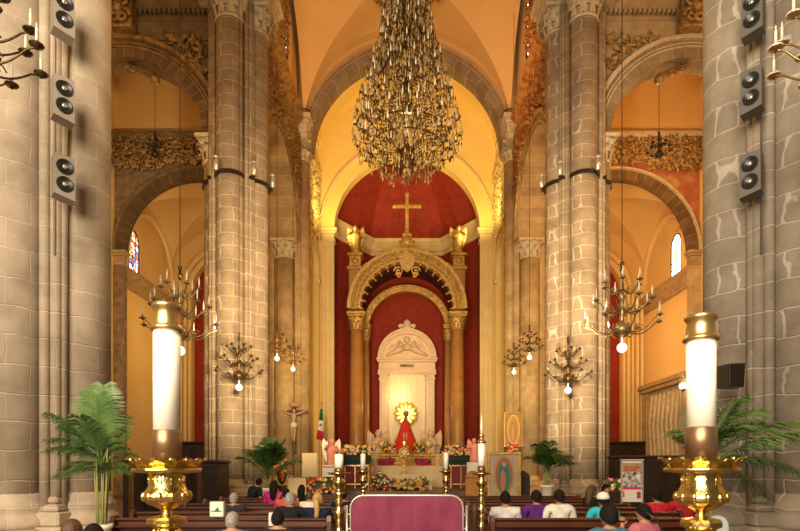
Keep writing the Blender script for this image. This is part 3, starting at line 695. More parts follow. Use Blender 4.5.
# ------------------------------------------------------------------ crystal chandelier
Yc = 16.2; K = Yc/F
t = thing('crystal_chandelier', 'huge tiered crystal chandelier hanging over the centre of the nave', 'chandelier', (0,Yc,pz(178,Yc)))
base = pz(178,Yc)
def cz(y): return pz(y,Yc)-base
outline = [(-28,17),(-10,21),(6,24),(24,26),(42,29),(60,35),(78,40),(96,46),(114,51),(132,54),(146,50),(158,37),(168,24)]
def rad(y):
    for (a,ra),(b,rb) in zip(outline, outline[1:]):
        if a <= y <= b: return (ra+(rb-ra)*(y-a)/(b-a))*K
    return outline[0][1]*K if y < outline[0][0] else .3*K*10
m = MB(); prof = []
for k in range(40):
    y = 165-k*5; prof.append((.10+.10*abs(math.sin(k*.55)), cz(y)))
m.lathe(0,0,prof,14); m.lathe(0,0,[(0,cz(172)),(.16,cz(168)),(.22,cz(160)),(.1,cz(154))],14); m.build('stem', M['brass_old'], t)
m = MB(); m.tube([(0,0,cz(-30)),(0,0,27.1-base)], .03, 6); m.build('chain', M['iron'], t)
m = MB(); m.lathe(0,0,[(.05,cz(150)),(.42,cz(143)),(.55,cz(132)),(.45,cz(122)),(.15,cz(118))],20); m.build('crystal_bowl', M['crystal'], t)
tiers = [(-12,6),(6,7),(24,8),(42,9),(60,10),(78,11),(96,12),(114,13),(132,13),(146,11)]     # 100 candles
cand = None; nc = 0; rg = R
for y, n in tiers:
    r = rad(y); z = cz(y)
    g = MB()
    g.ring(r*.72, r*.72+.03, -.015, .015, 'xz', 32, (0,0,0), 0, 2*PI)
    rot = Matrix.Rotation(PI/2, 4, 'X'); g.v = [tuple(rot @ Vector(p)) for p in g.v]; g.v = [(a,b,c+z-.1) for a,b,c in g.v]
    for k in range(n*2):
        a = 2*PI*k/(n*2)+y
        q = r*(.98 if k%2 == 0 else .8)
        pts = [(u*q*math.cos(a), u*q*math.sin(a), z-.12+w) for u,w in ((.1,-.02),(.35,-.16),(.6,-.17),(.85,-.06),(1,.06))]
        g.tube(pts, .012, 5); e = pts[-1]; g.lathe(e[0],e[1],[(.01,e[2]-.02),(.05,e[2]+.0),(.055,e[2]+.02),(.02,e[2]+.02),(.02,e[2]+.05)],8)
        if k % 2 == 0:
            if cand is None:
                cm = MB(); cm.lathe(0,0,[(.02,0),(.02,.15),(.008,.16),(.014,.19),(0,.24)],8); cand = cm.build('candle', M['wax_small'], t)
                cand.location = (e[0],e[1],e[2]+.03)
            else: inst(cand, t, (e[0],e[1],e[2]+.03))
    g.build('arm_ring', M['brass_old'], t)
def drop_geo(mb, x, y, z, l, w):
    mb.add([(x,y,z),(x+w,y,z-l*.72),(x,y+w,z-l*.72),(x-w,y,z-l*.72),(x,y-w,z-l*.72),(x,y,z-l)], [(0,1,2),(0,2,3),(0,3,4),(0,4,1),(5,2,1),(5,3,2),(5,4,3),(5,1,4)])
dm = MB(); drop_geo(dm,0,0,0,.24,.028); dp = None
for k in range(100):       # the largest prisms, on the outer lower rows
    y = R.choice([78,96,114,132,146,150,158,165]); a = R.uniform(0,2*PI); r = rad(y)*R.uniform(.8,1.06); p = (r*math.cos(a), r*math.sin(a), cz(y)+R.uniform(-.2,.1))
    if dp is None: dp = dm.build('crystal_prism', M['crystal'], t); dp.location = p
    else: inst(dp, t, p, sc=(1,1,R.uniform(.8,1.3)))
m = MB(); mdark = MB(); cs = MB(); cs2 = MB()
for k in range(5200):
    y = R.uniform(-25,170); a = R.uniform(0,2*PI); r = rad(y)*(1-R.random()**2*.75)*1.03
    drop_geo(m if k%4 else mdark, r*math.cos(a), r*math.sin(a), cz(y)+R.uniform(0,.1), R.uniform(.10,.24), R.uniform(.014,.026))
for k in range(170):
    y = R.uniform(-22,150); a = R.uniform(0,2*PI); r = rad(y)*R.uniform(.5,1.0); cs.lathe(r*math.cos(a), r*math.sin(a), [(.018,cz(y)),(.018,cz(y)+.2),(.006,cz(y)+.21),(.012,cz(y)+.24),(0,cz(y)+.29)], 6)
    cs2.lathe(r*math.cos(a), r*math.sin(a), [(.0,cz(y)-.06),(.05,cz(y)-.02),(.055,cz(y)),(.02,cz(y)+.01)], 7)
cs.build('inner_candles', M['wax_small'], t, kind='stuff'); cs2.build('inner_candle_cups', M['brass_old'], t, kind='stuff')
m.build('crystal_strands', M['crystal'], t, kind='stuff'); mdark.build('bronze_pendants', M['brass_old'], t, kind='stuff')

# ------------------------------------------------------------------ speakers on the near piers
for s, nm, hm in ((-1,'left','taupe'),(1,'right','dark grey')):
    prev = None
    for (X, Y, w) in ((60.5 if s<0 else 755.5, 11,'topmost'),(60.5 if s<0 else 754.5, 97.5 if s<0 else 89,'middle'),(61 if s<0 else 753.5,176 if s<0 else 173,'lowest')):
        d = 9.02; t = thing('wall_speaker', '%s of the three small %s two-cone speakers on the %s foreground pier' % (w, hm, nm), 'speaker', (px(X,d), d+.07, pz(Y,d)), -s*.74, group='small speakers on the %s foreground pier' % nm)
        c = MB(); c.prism([(-.15,-.30),(.15,-.36),(.15,.34),(-.15,.34)] if s<0 else [(-.15,-.36),(.15,-.30),(.15,.34),(-.15,.34)], -.08, .16); c.build('cabinet', M['grey_box' if s<0 else 'dark_box'], t)
        for zz in (.15,-.13):
            c = MB(); c.lathe(0,0,[(.118,.0),(.124,.012),(.112,.014),(.10,-.004),(.03,-.03+.02)],20); rot = Matrix.Rotation(PI/2,4,'X'); c.v = [tuple(rot @ Vector(p)) for p in c.v]; o = c.build('cone', M['rubber'], t); o.location = (0,-.085,zz)
            c = MB(); c.ball((0,0,0),.042,12,8,sc=(1,.6,1)); b = c.build('dust_cap', M['cone_cap'], o); b.location = (0,-.012,0)
    cd = MB(); z0 = pz(255,9.4); cd.tube([(0,0,0),(0,0,16-z0)], .022, 6)
    o = cd.build('conduit_pipe', M['grey_box' if s<0 else 'dark_box'], None, label='thin conduit pipe linking the speakers on the %s foreground pier' % nm, cat='pipe'); o.location = (px(58 if s<0 else 757.5,9.5), 9.40, z0)
d = 8.9; t = thing('wall_speaker', 'black box speaker tilted on the right foreground pier above the palm', 'speaker', (px(731,d),d+.0,pz(376,d)), .15)
c = MB(); c.prism([(-.155,-.19),(.13,-.19),(.155,.19),(-.14,.17)], -.12, .14); c.build('cabinet', M['rubber'], t)
c = MB(); c.bbox(-.13,.125,-.135,-.118,-.165,.155,.006); c.build('grille', M['iron'], t)
c = MB(); c.tube([(0,.1,0),(0,.6,.04)], .02, 6); c.build('bracket', M['iron'], t)

# ------------------------------------------------------------------ palms
def frond(mb, base, az, length, lift, droop, lw=.032, n=34, ll=.3):
    pts = []
    for k in range(15):
        t = k/14; rr = length*(math.cos(lift)*t + .0) ; z = length*(math.sin(lift)*t - droop*t*t)
        pts.append(Vector((base[0]+rr*math.cos(az), base[1]+rr*math.sin(az), base[2]+z)))
    mb.tube(pts, [.012*(1-.8*k/14)+.002 for k in range(15)], 4)
    side = Vector((-math.sin(az), math.cos(az), 0))
    for k in range(n):
        t = .22+.78*k/n; i = min(13,int(t*14)); f = t*14-i
        p = pts[i].lerp(pts[i+1], f); tg = (pts[i+1]-pts[i]).normalized()
        L = ll*length*(.55+.6*math.sin(PI*min(1,t*.9)))*(1.1-t*.45)
        for q in (-1,1):
            dr = (side*q*.8 + tg*.65 + Vector((0,0,R.uniform(-.28,.05)))).normalized()
            wv = tg*lw*.5*length
            mid = p+dr*L*.5+Vector((0,0,.01)); e = p+dr*L+Vector((0,0,-L*.25))
            mb.add([p-wv*.3, p+wv*.3, mid+wv*.5, e, mid-wv*.5], [(0,1,2,4),(4,2,3)], False)
def palm(label, x, y, zpot, potr, poth, trunk, fr, mat, brightm=None, potmat=None, stand=0):
    t = thing('potted_palm', label, 'palm', (x,y,0))
    c = MB(); zb = zpot-poth
    c.lathe(0,0,[(potr*.62,zb),(potr*.66,zb+.02),(potr*.95,zpot-.07),(potr*1.06,zpot-.06),(potr*1.06,zpot),(potr*.95,zpot),(potr*.9,zpot-.04),(0,zpot-.04)],24); c.build('pot', potmat or M['pot'], t)
    if zb > .02:
        c = MB(); c.bbox(-potr*.8,potr*.8,-potr*.8,potr*.8,0,zb,.02); c.build('stand', M['wood_dark'], t)
    c = MB()
    for k in range(9):
        a = R.uniform(0,2*PI); q = R.uniform(potr*.1,potr*.45)
        c.tube([(q*math.cos(a),q*math.sin(a),zpot-.04),(q*1.8*math.cos(a),q*1.8*math.sin(a),zpot+trunk*R.uniform(.85,1.15))], [.014,.008], 5)
    c.build('stems', M['stem'], t)
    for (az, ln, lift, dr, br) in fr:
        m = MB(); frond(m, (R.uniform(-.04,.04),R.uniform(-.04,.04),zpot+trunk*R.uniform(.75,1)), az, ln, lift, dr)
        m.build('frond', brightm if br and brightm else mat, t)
    return t
D = math.radians
fr = [(D(170),1.0,.9,.75,0),(D(185),.95,.62,.62,0),(D(160),.8,.5,.7,0),(D(200),.9,1.1,.5,0),(D(95),.9,1.45,.25,1),(D(-80),.85,1.42,.22,1),(D(120),1.0,1.3,.35,1),(D(10),.62,1.0,.7,0),(D(-10),.68,.75,.75,0),(D(40),.6,1.2,.5,1),
      (D(150),.6,.25,.6,0),(D(215),.55,.15,.7,0),(D(-40),.45,.2,.7,0),(D(240),.5,.3,.7,0),(D(270),.55,.6,.8,0),(D(300),.55,.4,.7,0),(D(180),.7,.3,.55,0),(D(80),.85,1.25,.4,1),(D(260),.8,1.2,.5,0),(D(165),.9,1.2,.6,0),(D(190),1.0,.8,.6,0),(D(150),.85,.75,.7,0),(D(345),.6,.5,.7,0),(D(20),.65,.85,.7,0),(D(230),.7,.8,.7,0)]
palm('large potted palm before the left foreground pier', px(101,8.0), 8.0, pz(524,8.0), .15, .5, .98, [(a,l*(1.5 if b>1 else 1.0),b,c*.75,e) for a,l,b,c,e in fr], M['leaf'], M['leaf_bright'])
fr2 = [(D(R.uniform(0,360)),R.uniform(1.3,1.8),R.uniform(1.1,1.5),R.uniform(.25,.6),0) for _ in range(24)]
palm('small potted palm at the foot of the left tall pier', px(267,17.6), 17.6, pz(488,17.6), .17, .42, .4, fr2+[(D(180),1.5,.95,.4,0),(D(0),1.5,.85,.4,0)], M['leaf'])
fr3 = [(D(R.uniform(0,360)),R.uniform(1.0,1.6),R.uniform(1.0,1.5),R.uniform(.3,.7),0) for _ in range(24)]
palm('small potted palm in a white pot beside the right tall pier', px(547,17.6), 17.6, pz(485,17.6), .21, .45, .45, fr3+[(D(5),1.2,.7,.4,0)], M['leaf'])
fr4 = [(D(5),1.15,.75,.45,1),(D(-12),1.2,.62,.40,1),(D(20),1.1,.95,.5,1),(D(0),1.0,1.25,.45,0),(D(-30),.9,1.3,.4,0),(D(75),.9,1.35,.35,0),(D(175),.55,1.15,.5,0),(D(185),.55,.7,.75,0),(D(-5),.9,.35,.55,0),(D(15),.75,.15,.7,0),(D(-60),.8,1.0,.6,0),(D(110),.8,1.1,.6,0),(D(60),.8,.9,.6,0),(D(-80),.65,1.2,.6,0),(D(195),.5,1.3,.4,0),(D(-20),.6,.8,.8,0)]
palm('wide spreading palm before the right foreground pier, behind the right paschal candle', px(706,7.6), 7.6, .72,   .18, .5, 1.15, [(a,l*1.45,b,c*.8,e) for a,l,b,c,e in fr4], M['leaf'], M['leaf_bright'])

# ------------------------------------------------------------------ foreground paschal candles on brass stands
def flutes(n, amp): return lambda a: amp*math.cos(n*a)
def paschal(label, clabel, x, y, k, cap_y, wax_y0, wax_y1, col_y1, rz):
    # rows of the photo become heights at depth y
    Z = lambda r: pz(r, y)
    r = 12.9*y/F*k
    c = thing('altar_candle', clabel, 'candle', (x,y,Z(col_y1)), rz)
    z0 = Z(col_y1)
    b = MB(); b.lathe(0,0,[(r,Z(wax_y1)-z0),(r,Z(wax_y0)-z0)],40); b.build('wax', M['wax'], c)
    b = MB(); b.lathe(0,0,[(r*1.07,0),(r*1.07,Z(wax_y1)-z0),(r*1.0,Z(wax_y1)-z0+.003)],40); b.build('collar', M['collar'], c)
    b = MB(); h = Z(cap_y)-Z(wax_y0)
    zz = Z(wax_y0)-z0
    b.lathe(0,0,[(r*1.02,zz-.004),(r*1.22,zz),(r*1.24,zz+h*.08),(r*1.08,zz+h*.16),(r*1.02,zz+h*.22),(r*.98,zz+h*.5),(r*.92,zz+h*.68),(r*1.05,zz+h*.78),(r*1.13,zz+h*.84),(r*1.12,zz+h*.93),(r*.98,zz+h),(r*.6,zz+h*.98),(r*.5,zz+h*.6),(0,zz+h*.6)],40)
    b.build('candle_follower', M['brass_dull'], c)
    s = thing('candle_stand', label, 'candle stand', (x,y,0), rz)
    u = y/F*k; zb = Z(col_y1)
    b = MB(); b.cyl(0,0,9*u,zb-.02,zb-.0005,24)
    b.lathe(0,0,[(10*u,zb-12*u),(31*u,zb-7*u),(33*u,zb-8*u),(32*u,zb-11*u),(14*u,zb-13*u)],48)
    b.build('drip_pan', M['brass'], s)
    for k2 in range(16):     # leaf crown round the pan
        a = 2*PI*k2/16; p = MB(); vs = []; fs = []
        for i, t_ in enumerate((0,.25,.5,.75,.92,1.05)):
            rr = (25+12.5*t_**.8)*u; z = zb-9*u+12*u*t_-(3*u if t_>1 else 0); w = 6.6*u*(.9,1,1.0,.85,.5,.15)[i]
            for q in (-1,-.5,0,.5,1): vs.append(((rr-abs(q)*1.2*u)*math.cos(a)-q*w*math.sin(a), (rr-abs(q)*1.2*u)*math.sin(a)+q*w*math.cos(a), z+(.9*u if q==0 else 0)+ (1-abs(q))*1.5*u*math.sin(PI*t_*.9)))
        for i in range(5):
            for q in range(4): fs.append((i*5+q,i*5+q+1,i*5+6+q,i*5+5+q))
        p.add(vs, fs, True); p.build('crown_leaf', M['brass'], s)
    b = MB(); prof = [(18*u,-12),(16*u,-14),(17.5*u,-16),(16.5*u,-22),(17.5*u,-25),(19.5*u,-29),(22*u,-32),(23.5*u,-36),(22*u,-39),(17*u,-43),(9*u,-47),(5*u,-49),(4.5*u,-52),(7*u,-54)]
    b.lathe(0,0,[(rr,zb+z*u) for rr,z in prof],48, wob=flutes(12,.012))
    for k2 in range(12):
        a = 2*PI*k2/12; b.ball((21.5*u*math.cos(a),21.5*u*math.sin(a),zb-35*u),3.6*u,10,8,sc=(.9,.9,1.35))
        b.tube([(17.2*u*math.cos(a),17.2*u*math.sin(a),zb-14*u),(16.8*u*math.cos(a),16.8*u*math.sin(a),zb-24*u)],.9*u,6)
    b.build('vase_knop', M['brass'], s)
    b = MB(); n8 = 8
    b.lathe(0,0,[(rr*u,zb+z*u) for rr,z in ((7,-54),(17,-56),(19,-58),(19,-62),(15,-64),(12.5,-67))],8,smooth=False,a0=PI/8,a1=2*PI+PI/8)
    b.build('collar_plate', M['brass'], s)
    b = MB(); b.lathe(0,0,[(12*u,.22),(12*u,zb-67*u)],24, wob=flutes(8,.06))
    for k2 in range(8):
        a = 2*PI*(k2+.5)/8
        for j in range(7):
            z = .35+j*.2
            if z < zb-75*u: b.ball((11.6*u*math.cos(a),11.6*u*math.sin(a),zb-72*u-j*14*u),2.6*u,8,6,sc=(1,1,1.8))
    b.build('shaft', M['brass'], s)
    b = MB(); b.lathe(0,0,[(.20,0),(.20,.04),(.16,.07),(.14,.12),(.08,.17),(.055,.23)],40); b.build('base', M['brass'], s)
paschal('polished brass candle stand under the left paschal candle', 'tall white candle with bronze follower at the left foreground', px(167,2.4), 2.4, 1.0, 304, 331, 431, 461, .1)
paschal('polished brass candle stand under the right paschal candle', 'tall white candle with bronze follower at the right foreground', px(701,2.4), 2.4, 1.06, 315, 341, 428, 460, .3)
# ------------------------------------------------------------------ baldachin over the high altar
def part(t, mb, name, mat, **k): return mb.build(name, mat, t, **k)
def ringloc(mb, r0, r1, w0, w1, c, n=48, a0=0, a1=PI): return mb.ring(r0, r1, w0, w1, 'xz', n, c, a0, a1)
t = thing('baldachin', 'gilded baldachin with scalloped arch on tall brown columns over the high altar', 'baldachin', (0,37,.9))
B0 = .9
Zb = lambda z: z-B0
m = MB(); ringloc(m, 3.12, 3.80, -.1, .5, (0,0,Zb(12.1)), 64); part(t, m, 'front_arch', M['gold'])
for a, b_, p in ((3.72,3.95,.18),(3.10,3.2,.12),(3.42,3.47,.1)):
    m = MB(); ringloc(m, a, b_, -.1-p, -.08, (0,0,Zb(12.1)), 64); part(t, m, 'moulding', M['gold_pale'])
m = MB(); relief(m, lambda u,v: 3.25 < math.hypot(u,v) < 3.68 and v > 0, -3.8, 3.8, 0, 3.8, .22, lambda u,v,w: (u,-.1-w,v+Zb(12.1)), .03, 91); part(t, m, 'arch_ornament', M['gold'])
for k in range(17):      # scallops hanging inside the arch
    a0 = PI*k/17; da = PI/17; m = MB(); n = 10; poly = [(3.16*math.cos(a0+da*j/n), 3.16*math.sin(a0+da*j/n)) for j in range(n+1)]
    for j in range(n,-1,-1):
        q = 2*j/n-1; r_ = 2.80+.31*math.sqrt(max(0,1-q*q)); poly.append((r_*math.cos(a0+da*j/n), r_*math.sin(a0+da*j/n)))
    m.prism([(u_, v_+Zb(12.1)) for u_, v_ in poly], -.08, .1)
    if k: m.ball((2.80*math.cos(a0),0,2.80*math.sin(a0)+Zb(12.1)), .075, 6, 5)
    part(t, m, 'scallop', M['gold'])
m = MB(); ringloc(m, 3.25, 3.5, .4, 3.0, (0,0,Zb(12.0)), 40); part(t, m, 'barrel_vault', M['wood_dark'])
m = MB(); ringloc(m, 2.72, 3.13, 2.5, 2.9, (0,0,Zb(11.35)), 48); ringloc(m, 3.05, 3.15, 2.4, 2.55, (0,0,Zb(11.35)), 48); part(t, m, 'back_arch', M['gold'])
for s in (-1,1):
    for yy, xx, r, zt, mt in ((.25,3.36,.46,10.75,'wood_orange'),(2.7,2.95,.30,10.6,'wood_orange')):
        m = MB(); m.lathe(s*xx, yy, [(r*1.3,Zb(.9)),(r*1.3,Zb(2.6)),(r*1.45,Zb(2.65)),(r*1.45,Zb(2.8)),(r*1.15,Zb(2.9)),(r*1.25,Zb(3.02)),(r*1.02,Zb(3.15)),(r,Zb(3.3)),(r*.93,Zb(zt))], 32); part(t, m, 'column', M[mt])
        m = MB(); capital_mb(m, s*xx, yy, r*.93, Zb(zt), Zb(zt+.95)); m.bbox(s*xx-r*1.35, s*xx+r*1.35, yy-r*1.35, yy+r*1.35, Zb(zt+.93), Zb(zt+1.15), .04); part(t, m, 'capital', M['gold'])
    m = MB(); m.bbox(s*3.46-.42, s*3.46+.42, .3, 1.2, Zb(11.8), Zb(14.9), .04); m.bbox(s*3.46-.3, s*3.46+.3, .24, .32, Zb(12.2), Zb(14.6), .03); part(t, m, 'pier_block', M['wood_orange'])
    m = MB(); m.bbox(s*3.46-.55, s*3.46+.55, .15, 1.3, Zb(14.8), Zb(15.05), .05); m.bbox(s*3.46-.4, s*3.46+.4, .25, 1.1, Zb(15.05), Zb(15.75), .04); m.bbox(s*3.46-.52, s*3.46+.52, .15, 1.2, Zb(15.75), Zb(15.95), .04)
    m.ball((s*3.46,.22,Zb(15.4)),.2,8,6,sc=(1,.5,1)); part(t, m, 'pedestal', M['gold'])
    m = MB(); m.tube([(s*3.2+ s*.35*(1-.8*k/20)*math.cos(k/20*3.5*PI)-s*.6, .2, Zb(15.0)+.35*(1-.8*k/20)*math.sin(k/20*3.5*PI)-.1) for k in range(21)], .06, 6); part(t, m, 'side_scroll', M['gold'])
m = MB(); m.lathe(0,.2,[(.62,Zb(15.7)),(.66,Zb(15.85)),(.45,Zb(15.95)),(.4,Zb(16.5)),(.55,Zb(16.62)),(.38,Zb(16.72)),(.28,Zb(17.0)),(.34,Zb(17.1)),(.16,Zb(17.2))],20)
for q in (-1,1): m.tube([(q*(.45+.3*(1-.8*k/18)*math.cos(k/18*3*PI)),.0,Zb(15.75)+.4*(1-.8*k/18)*math.sin(k/18*3*PI)) for k in range(19)], .07, 6)
part(t, m, 'finial', M['gold'])
m = MB(); sh = [(-.5,.55),(-.25,.62),(0,.7),(.25,.62),(.5,.55),(.52,.1),(.35,-.35),(0,-.6),(-.35,-.35),(-.52,.1)]
m.prism([(a, Zb(15.05)+b) for a, b in sh], -.35, -.2)
for q in (-1,1):
    for zz, rr in ((14.5,.32),(15.55,.22),(14.25,.2)): m.tube([(q*(.55+rr*(1-.85*k/18)*math.cos(k/18*3*PI)),-.3,Zb(zz)+rr*(1-.85*k/18)*math.sin(k/18*3*PI)) for k in range(19)], .055, 6)
part(t, m, 'crest_shield', M['gold_pale'])
# cross on top
t = thing('altar_cross', 'golden cross standing on top of the baldachin', 'cross', (0,37.2,17.2))
m = MB(); m.bbox(-.11,.11,-.09,.09,0,2.55,.03); part(t, m, 'upright', M['gold'])
m = MB(); m.bbox(-.78,-.1,-.085,.085,1.65,1.87,.03); m.bbox(.1,.78,-.085,.085,1.65,1.87,.03); part(t, m, 'crossbar', M['gold'])
m = MB()
for c in ((-.84,0,1.76),(.84,0,1.76),(0,0,2.62)): m.ball(c,.14,10,7,sc=(1,.7,1)); part(t, m, 'knob', M['gold']); m = MB()

# statues
def robed(mb, h, w=.32, lean=0):
    prof = []
    for k in range(9):
        z = h*.80*k/8; prof.append((w*(1.0-.12*k/8*1.0 - (.5 if k == 8 else 0) + .08*math.sin(k*1.3)), z))
    mb.lathe(0,0,prof,20,sy=.75,wob=lambda a: .07*math.cos(7*a)+.04*math.cos(11*a+1))
    mb.ball((lean,-.02,h*.90),h*.095,12,9,sc=(.9,1,1.15)); mb.tube([(0,0,h*.76),(lean*.7,-.01,h*.86)],[h*.06,h*.035],8)
def angel(label, x, y, z, h, mat, wings=True, arm=1, rz=0, cat='statue'):
    t = thing('angel_statue' if wings else 'statue', label, cat, (x,y,z), rz)
    m = MB(); robed(m, h, h*.17)
    m.tube([(arm*h*.11,0,h*.76),(arm*h*.24,-h*.1,h*.66),(arm*h*.22,-h*.24,h*.78)],[h*.05,h*.04,h*.025],8)
    m.tube([(-arm*h*.11,0,h*.76),(-arm*h*.2,-h*.06,h*.58),(-arm*h*.06,-h*.18,h*.60)],[h*.05,h*.04,h*.025],8)
    part(t, m, 'figure', mat)
    if wings:
        for q in (-1,1):
            m = MB(); out = [(0,.55),(.12,.85),(.26,1.0),(.30,.85),(.29,.6),(.22,.35),(.12,.2),(.03,.4)]
            m.prism([(q*u*h, v*h) for u, v in out], h*.06, h*.10)
            for k in range(4): m.tube([(q*h*.05,h*.05,h*.6),(q*h*(.14+.04*k),h*.05,h*(.9-.17*k))],[h*.02,h*.012],5)
            part(t, m, 'wing', mat)
    return t
angel('small gilded winged statue on the left pedestal of the baldachin', -3.46, 37.7, 15.95, 1.95, M['gold'], arm=-1)
angel('small gilded winged statue on the right pedestal of the baldachin', 3.46, 37.7, 15.95, 1.95, M['gold'], arm=1)

# ------------------------------------------------------------------ marble retable
t = thing('marble_retable', 'cream marble altarpiece with round pediment and curtained niche behind the altar', 'altarpiece', (0,40.6,.9))
Z = lambda z: z-.9
W = 2.1
for s in (-1,1):
    x0, x1 = sorted((s*1.38, s*2.0)); m = MB(); m.bbox(x0,x1,-.1,.7,0,Z(8.05),.03); m.bbox(x0+.13,x1-.13,-.16,-.08,.6,Z(7.7),.02); part(t, m, 'pilaster', M['marble'])
    m = MB(); m.bbox(x0-.06,x1+.06,-.2,.7,Z(8.0),Z(8.12),.02); m.bbox(x0,x1,-.15,.7,Z(8.12),Z(8.35),.02); m.bbox(x0-.12,x1+.12,-.26,.7,Z(8.35),Z(8.5),.02); part(t, m, 'capital', M['marble'])
m = MB(); m.bbox(-W,W,-.14,.7,Z(8.5),Z(8.75),.02); m.bbox(-W+.05,W-.05,-.08,.7,Z(8.75),Z(9.25),.02); m.bbox(-W-.05,W+.05,-.3,.7,Z(9.25),Z(9.4),.03); m.bbox(-W-.12,W+.12,-.4,.7,Z(9.4),Z(9.55),.03); part(t, m, 'entablature', M['marble'])
m = MB(); m.ring(0,1.85,.1,.7,'xz',40,(0,0,Z(9.55))); part(t, m, 'tympanum', M['marble'])
m = MB(); m.ring(1.75,2.05,-.2,.7,'xz',40,(0,0,Z(9.55))); m.ring(1.98,2.12,-.32,.7,'xz',40,(0,0,Z(9.55))); part(t, m, 'pediment_arch', M['marble'])
m = MB()
for k in range(34):
    a = PI*(k+.5)/34; m.bbox(-.03,.03,-.28,-.18,-.06,.06,.01,Matrix.Translation((1.88*math.cos(a),0,Z(9.55)+1.88*math.sin(a))) @ Matrix.Rotation(-a,4,'Y'))
part(t, m, 'dentils', M['marble'])
m = MB(); m.lathe(0,.1,[(.34,Z(11.6)),(.4,Z(11.75)),(.25,Z(11.9)),(.3,Z(12.1)),(.2,Z(12.3)),(0,Z(12.42))],16)
for q in (-1,1): m.tube([(q*(.42+.2*(1-.8*k/16)*math.cos(k/16*3*PI)),.05,Z(11.85)+.2*(1-.8*k/16)*math.sin(k/16*3*PI)) for k in range(17)], .06, 6)
part(t, m, 'crown_ornament', M['marble'])
m = MB()
for s in (-1,1):   # two reclining figures and a central bust carved in the tympanum
    m.tube([(s*.25,-.05,Z(10.3)),(s*.6,-.08,Z(10.15)),(s*1.0,-.05,Z(9.95)),(s*1.5,0,Z(9.75))],[.2,.24,.17,.08],10); m.ball((s*.42,-.1,Z(10.55)),.15,10,7)
    m.tube([(s*.4,-.1,Z(10.3)),(s*.75,-.18,Z(10.5)),(s*.5,-.15,Z(10.8))],[.08,.07,.05],7)
    m.tube([(s*.7,0,Z(10.3)),(s*1.1,0,Z(10.5)),(s*1.3,.02,Z(10.2))],[.1,.1,.03],7)
m.ball((0,-.05,Z(10.9)),.24,12,9); m.ball((0,-.02,Z(10.35)),.28,12,9); part(t, m, 'carved_figures', M['marble'])
m = MB(); m.bbox(-.5,.5,-.12,-.07,Z(8.9),Z(9.1),.01); part(t, m, 'frieze_tablet', M['gold_dark'])
m = MB(); m.bbox(-1.45,1.45,-.15,.7,0,Z(2.2),.04); m.bbox(-1.5,1.5,-.22,.7,Z(2.2),Z(2.35),.03); part(t, m, 'pedestal', M['marble'])
m = MB(); vs = []; fs = []; n = 90     # folded curtain filling the niche
for z in (Z(2.3), Z(5), Z(8.1), Z(8.48)):
    for i in range(n+1): x = -1.38+2.76*i/n; vs.append((x, .50+.07*math.sin(i*PI/2.6)*(1 if z < Z(8.2) else .5), z))
for r_ in range(3):
    for i in range(n): fs.append((r_*(n+1)+i, r_*(n+1)+i+1, (r_+1)*(n+1)+i+1, (r_+1)*(n+1)+i))
m.add(vs, fs, True); part(t, m, 'curtain', M['curtain'])
m = MB(); m.bbox(-1.4,1.4,.1,.2,Z(8.42),Z(8.5),.02); part(t, m, 'niche_lintel', M['marble'])
# crucified/robed figure with golden star halo
M['robe_red'] = cloth('red_silk_robe', (.72,.05,.03)); M['gold_leaf'] = noise_mat('bright_gold_leaf', (.90,.62,.10), (1,.80,.25), .25, 8, metal=.7)
t = thing('statue', 'figure in a long red cape before a golden petal halo in the marble niche', 'statue', (-.12,40.15,2.75))
m = MB(); m.lathe(0,0,[(.95,0),(.88,.3),(.55,1.2),(.30,1.9),(.16,2.25),(.1,2.35)],24,sy=.45,wob=lambda a: .06*math.cos(9*a)); part(t, m, 'cape', M['robe_red'])
m = MB(); m.ball((0.05,-.06,2.75),.2,12,9,sc=(.85,1,1.15)); m.tube([(0,0,2.2),(.03,-.02,2.6)],[.15,.08],8); part(t, m, 'face', M['skin'])
for k in range(12):
    a = 2*PI*k/12; m = MB(); vs = []
    for tt, w in ((.25,.10),(.6,.20),(.9,.17),(1.05,.0)):
        for q in (-1,0,1): vs.append((.05+tt*.86*math.cos(a)-q*w*math.sin(a), .12-(.05 if q==0 else 0), 2.78+tt*.86*math.sin(a)+q*w*math.cos(a)))
    m.add(vs, [(i*3+j,i*3+j+1,i*3+4+j,i*3+3+j) for i in range(3) for j in range(2)], True); m.add([(x,y+.04,z) for x,y,z in vs], [(i*3+j,i*3+3+j,i*3+4+j,i*3+j+1) for i in range(3) for j in range(2)], True)
    part(t, m, 'halo_petal', M['gold_leaf'])
m = MB(); m.lathe(0,0,[(.32,-.3),(.40,-.2),(.30,-.1),(.34,0)],16); part(t, m, 'base', M['gold'])
angel('white marble angel kneeling at the left foot of the altarpiece', px(378,39.4), 39.5, 1.75, 2.55, M['marble'], arm=1, rz=.3)
angel('white marble angel kneeling at the right foot of the altarpiece', px(431,39.4), 39.5, 1.75, 2.55, M['marble'], arm=-1, rz=-.3)
for s, X in ((-1,378),(1,431)):
    m = MB(); x = px(X,39.4); m.bbox(x-.7,x+.7,38.9,40.1,.9,1.72,.03); m.build('plinth_block', M['marble'], None, label='cream stone block under the %s marble angel' % ('left' if s<0 else 'right'), cat='plinth')

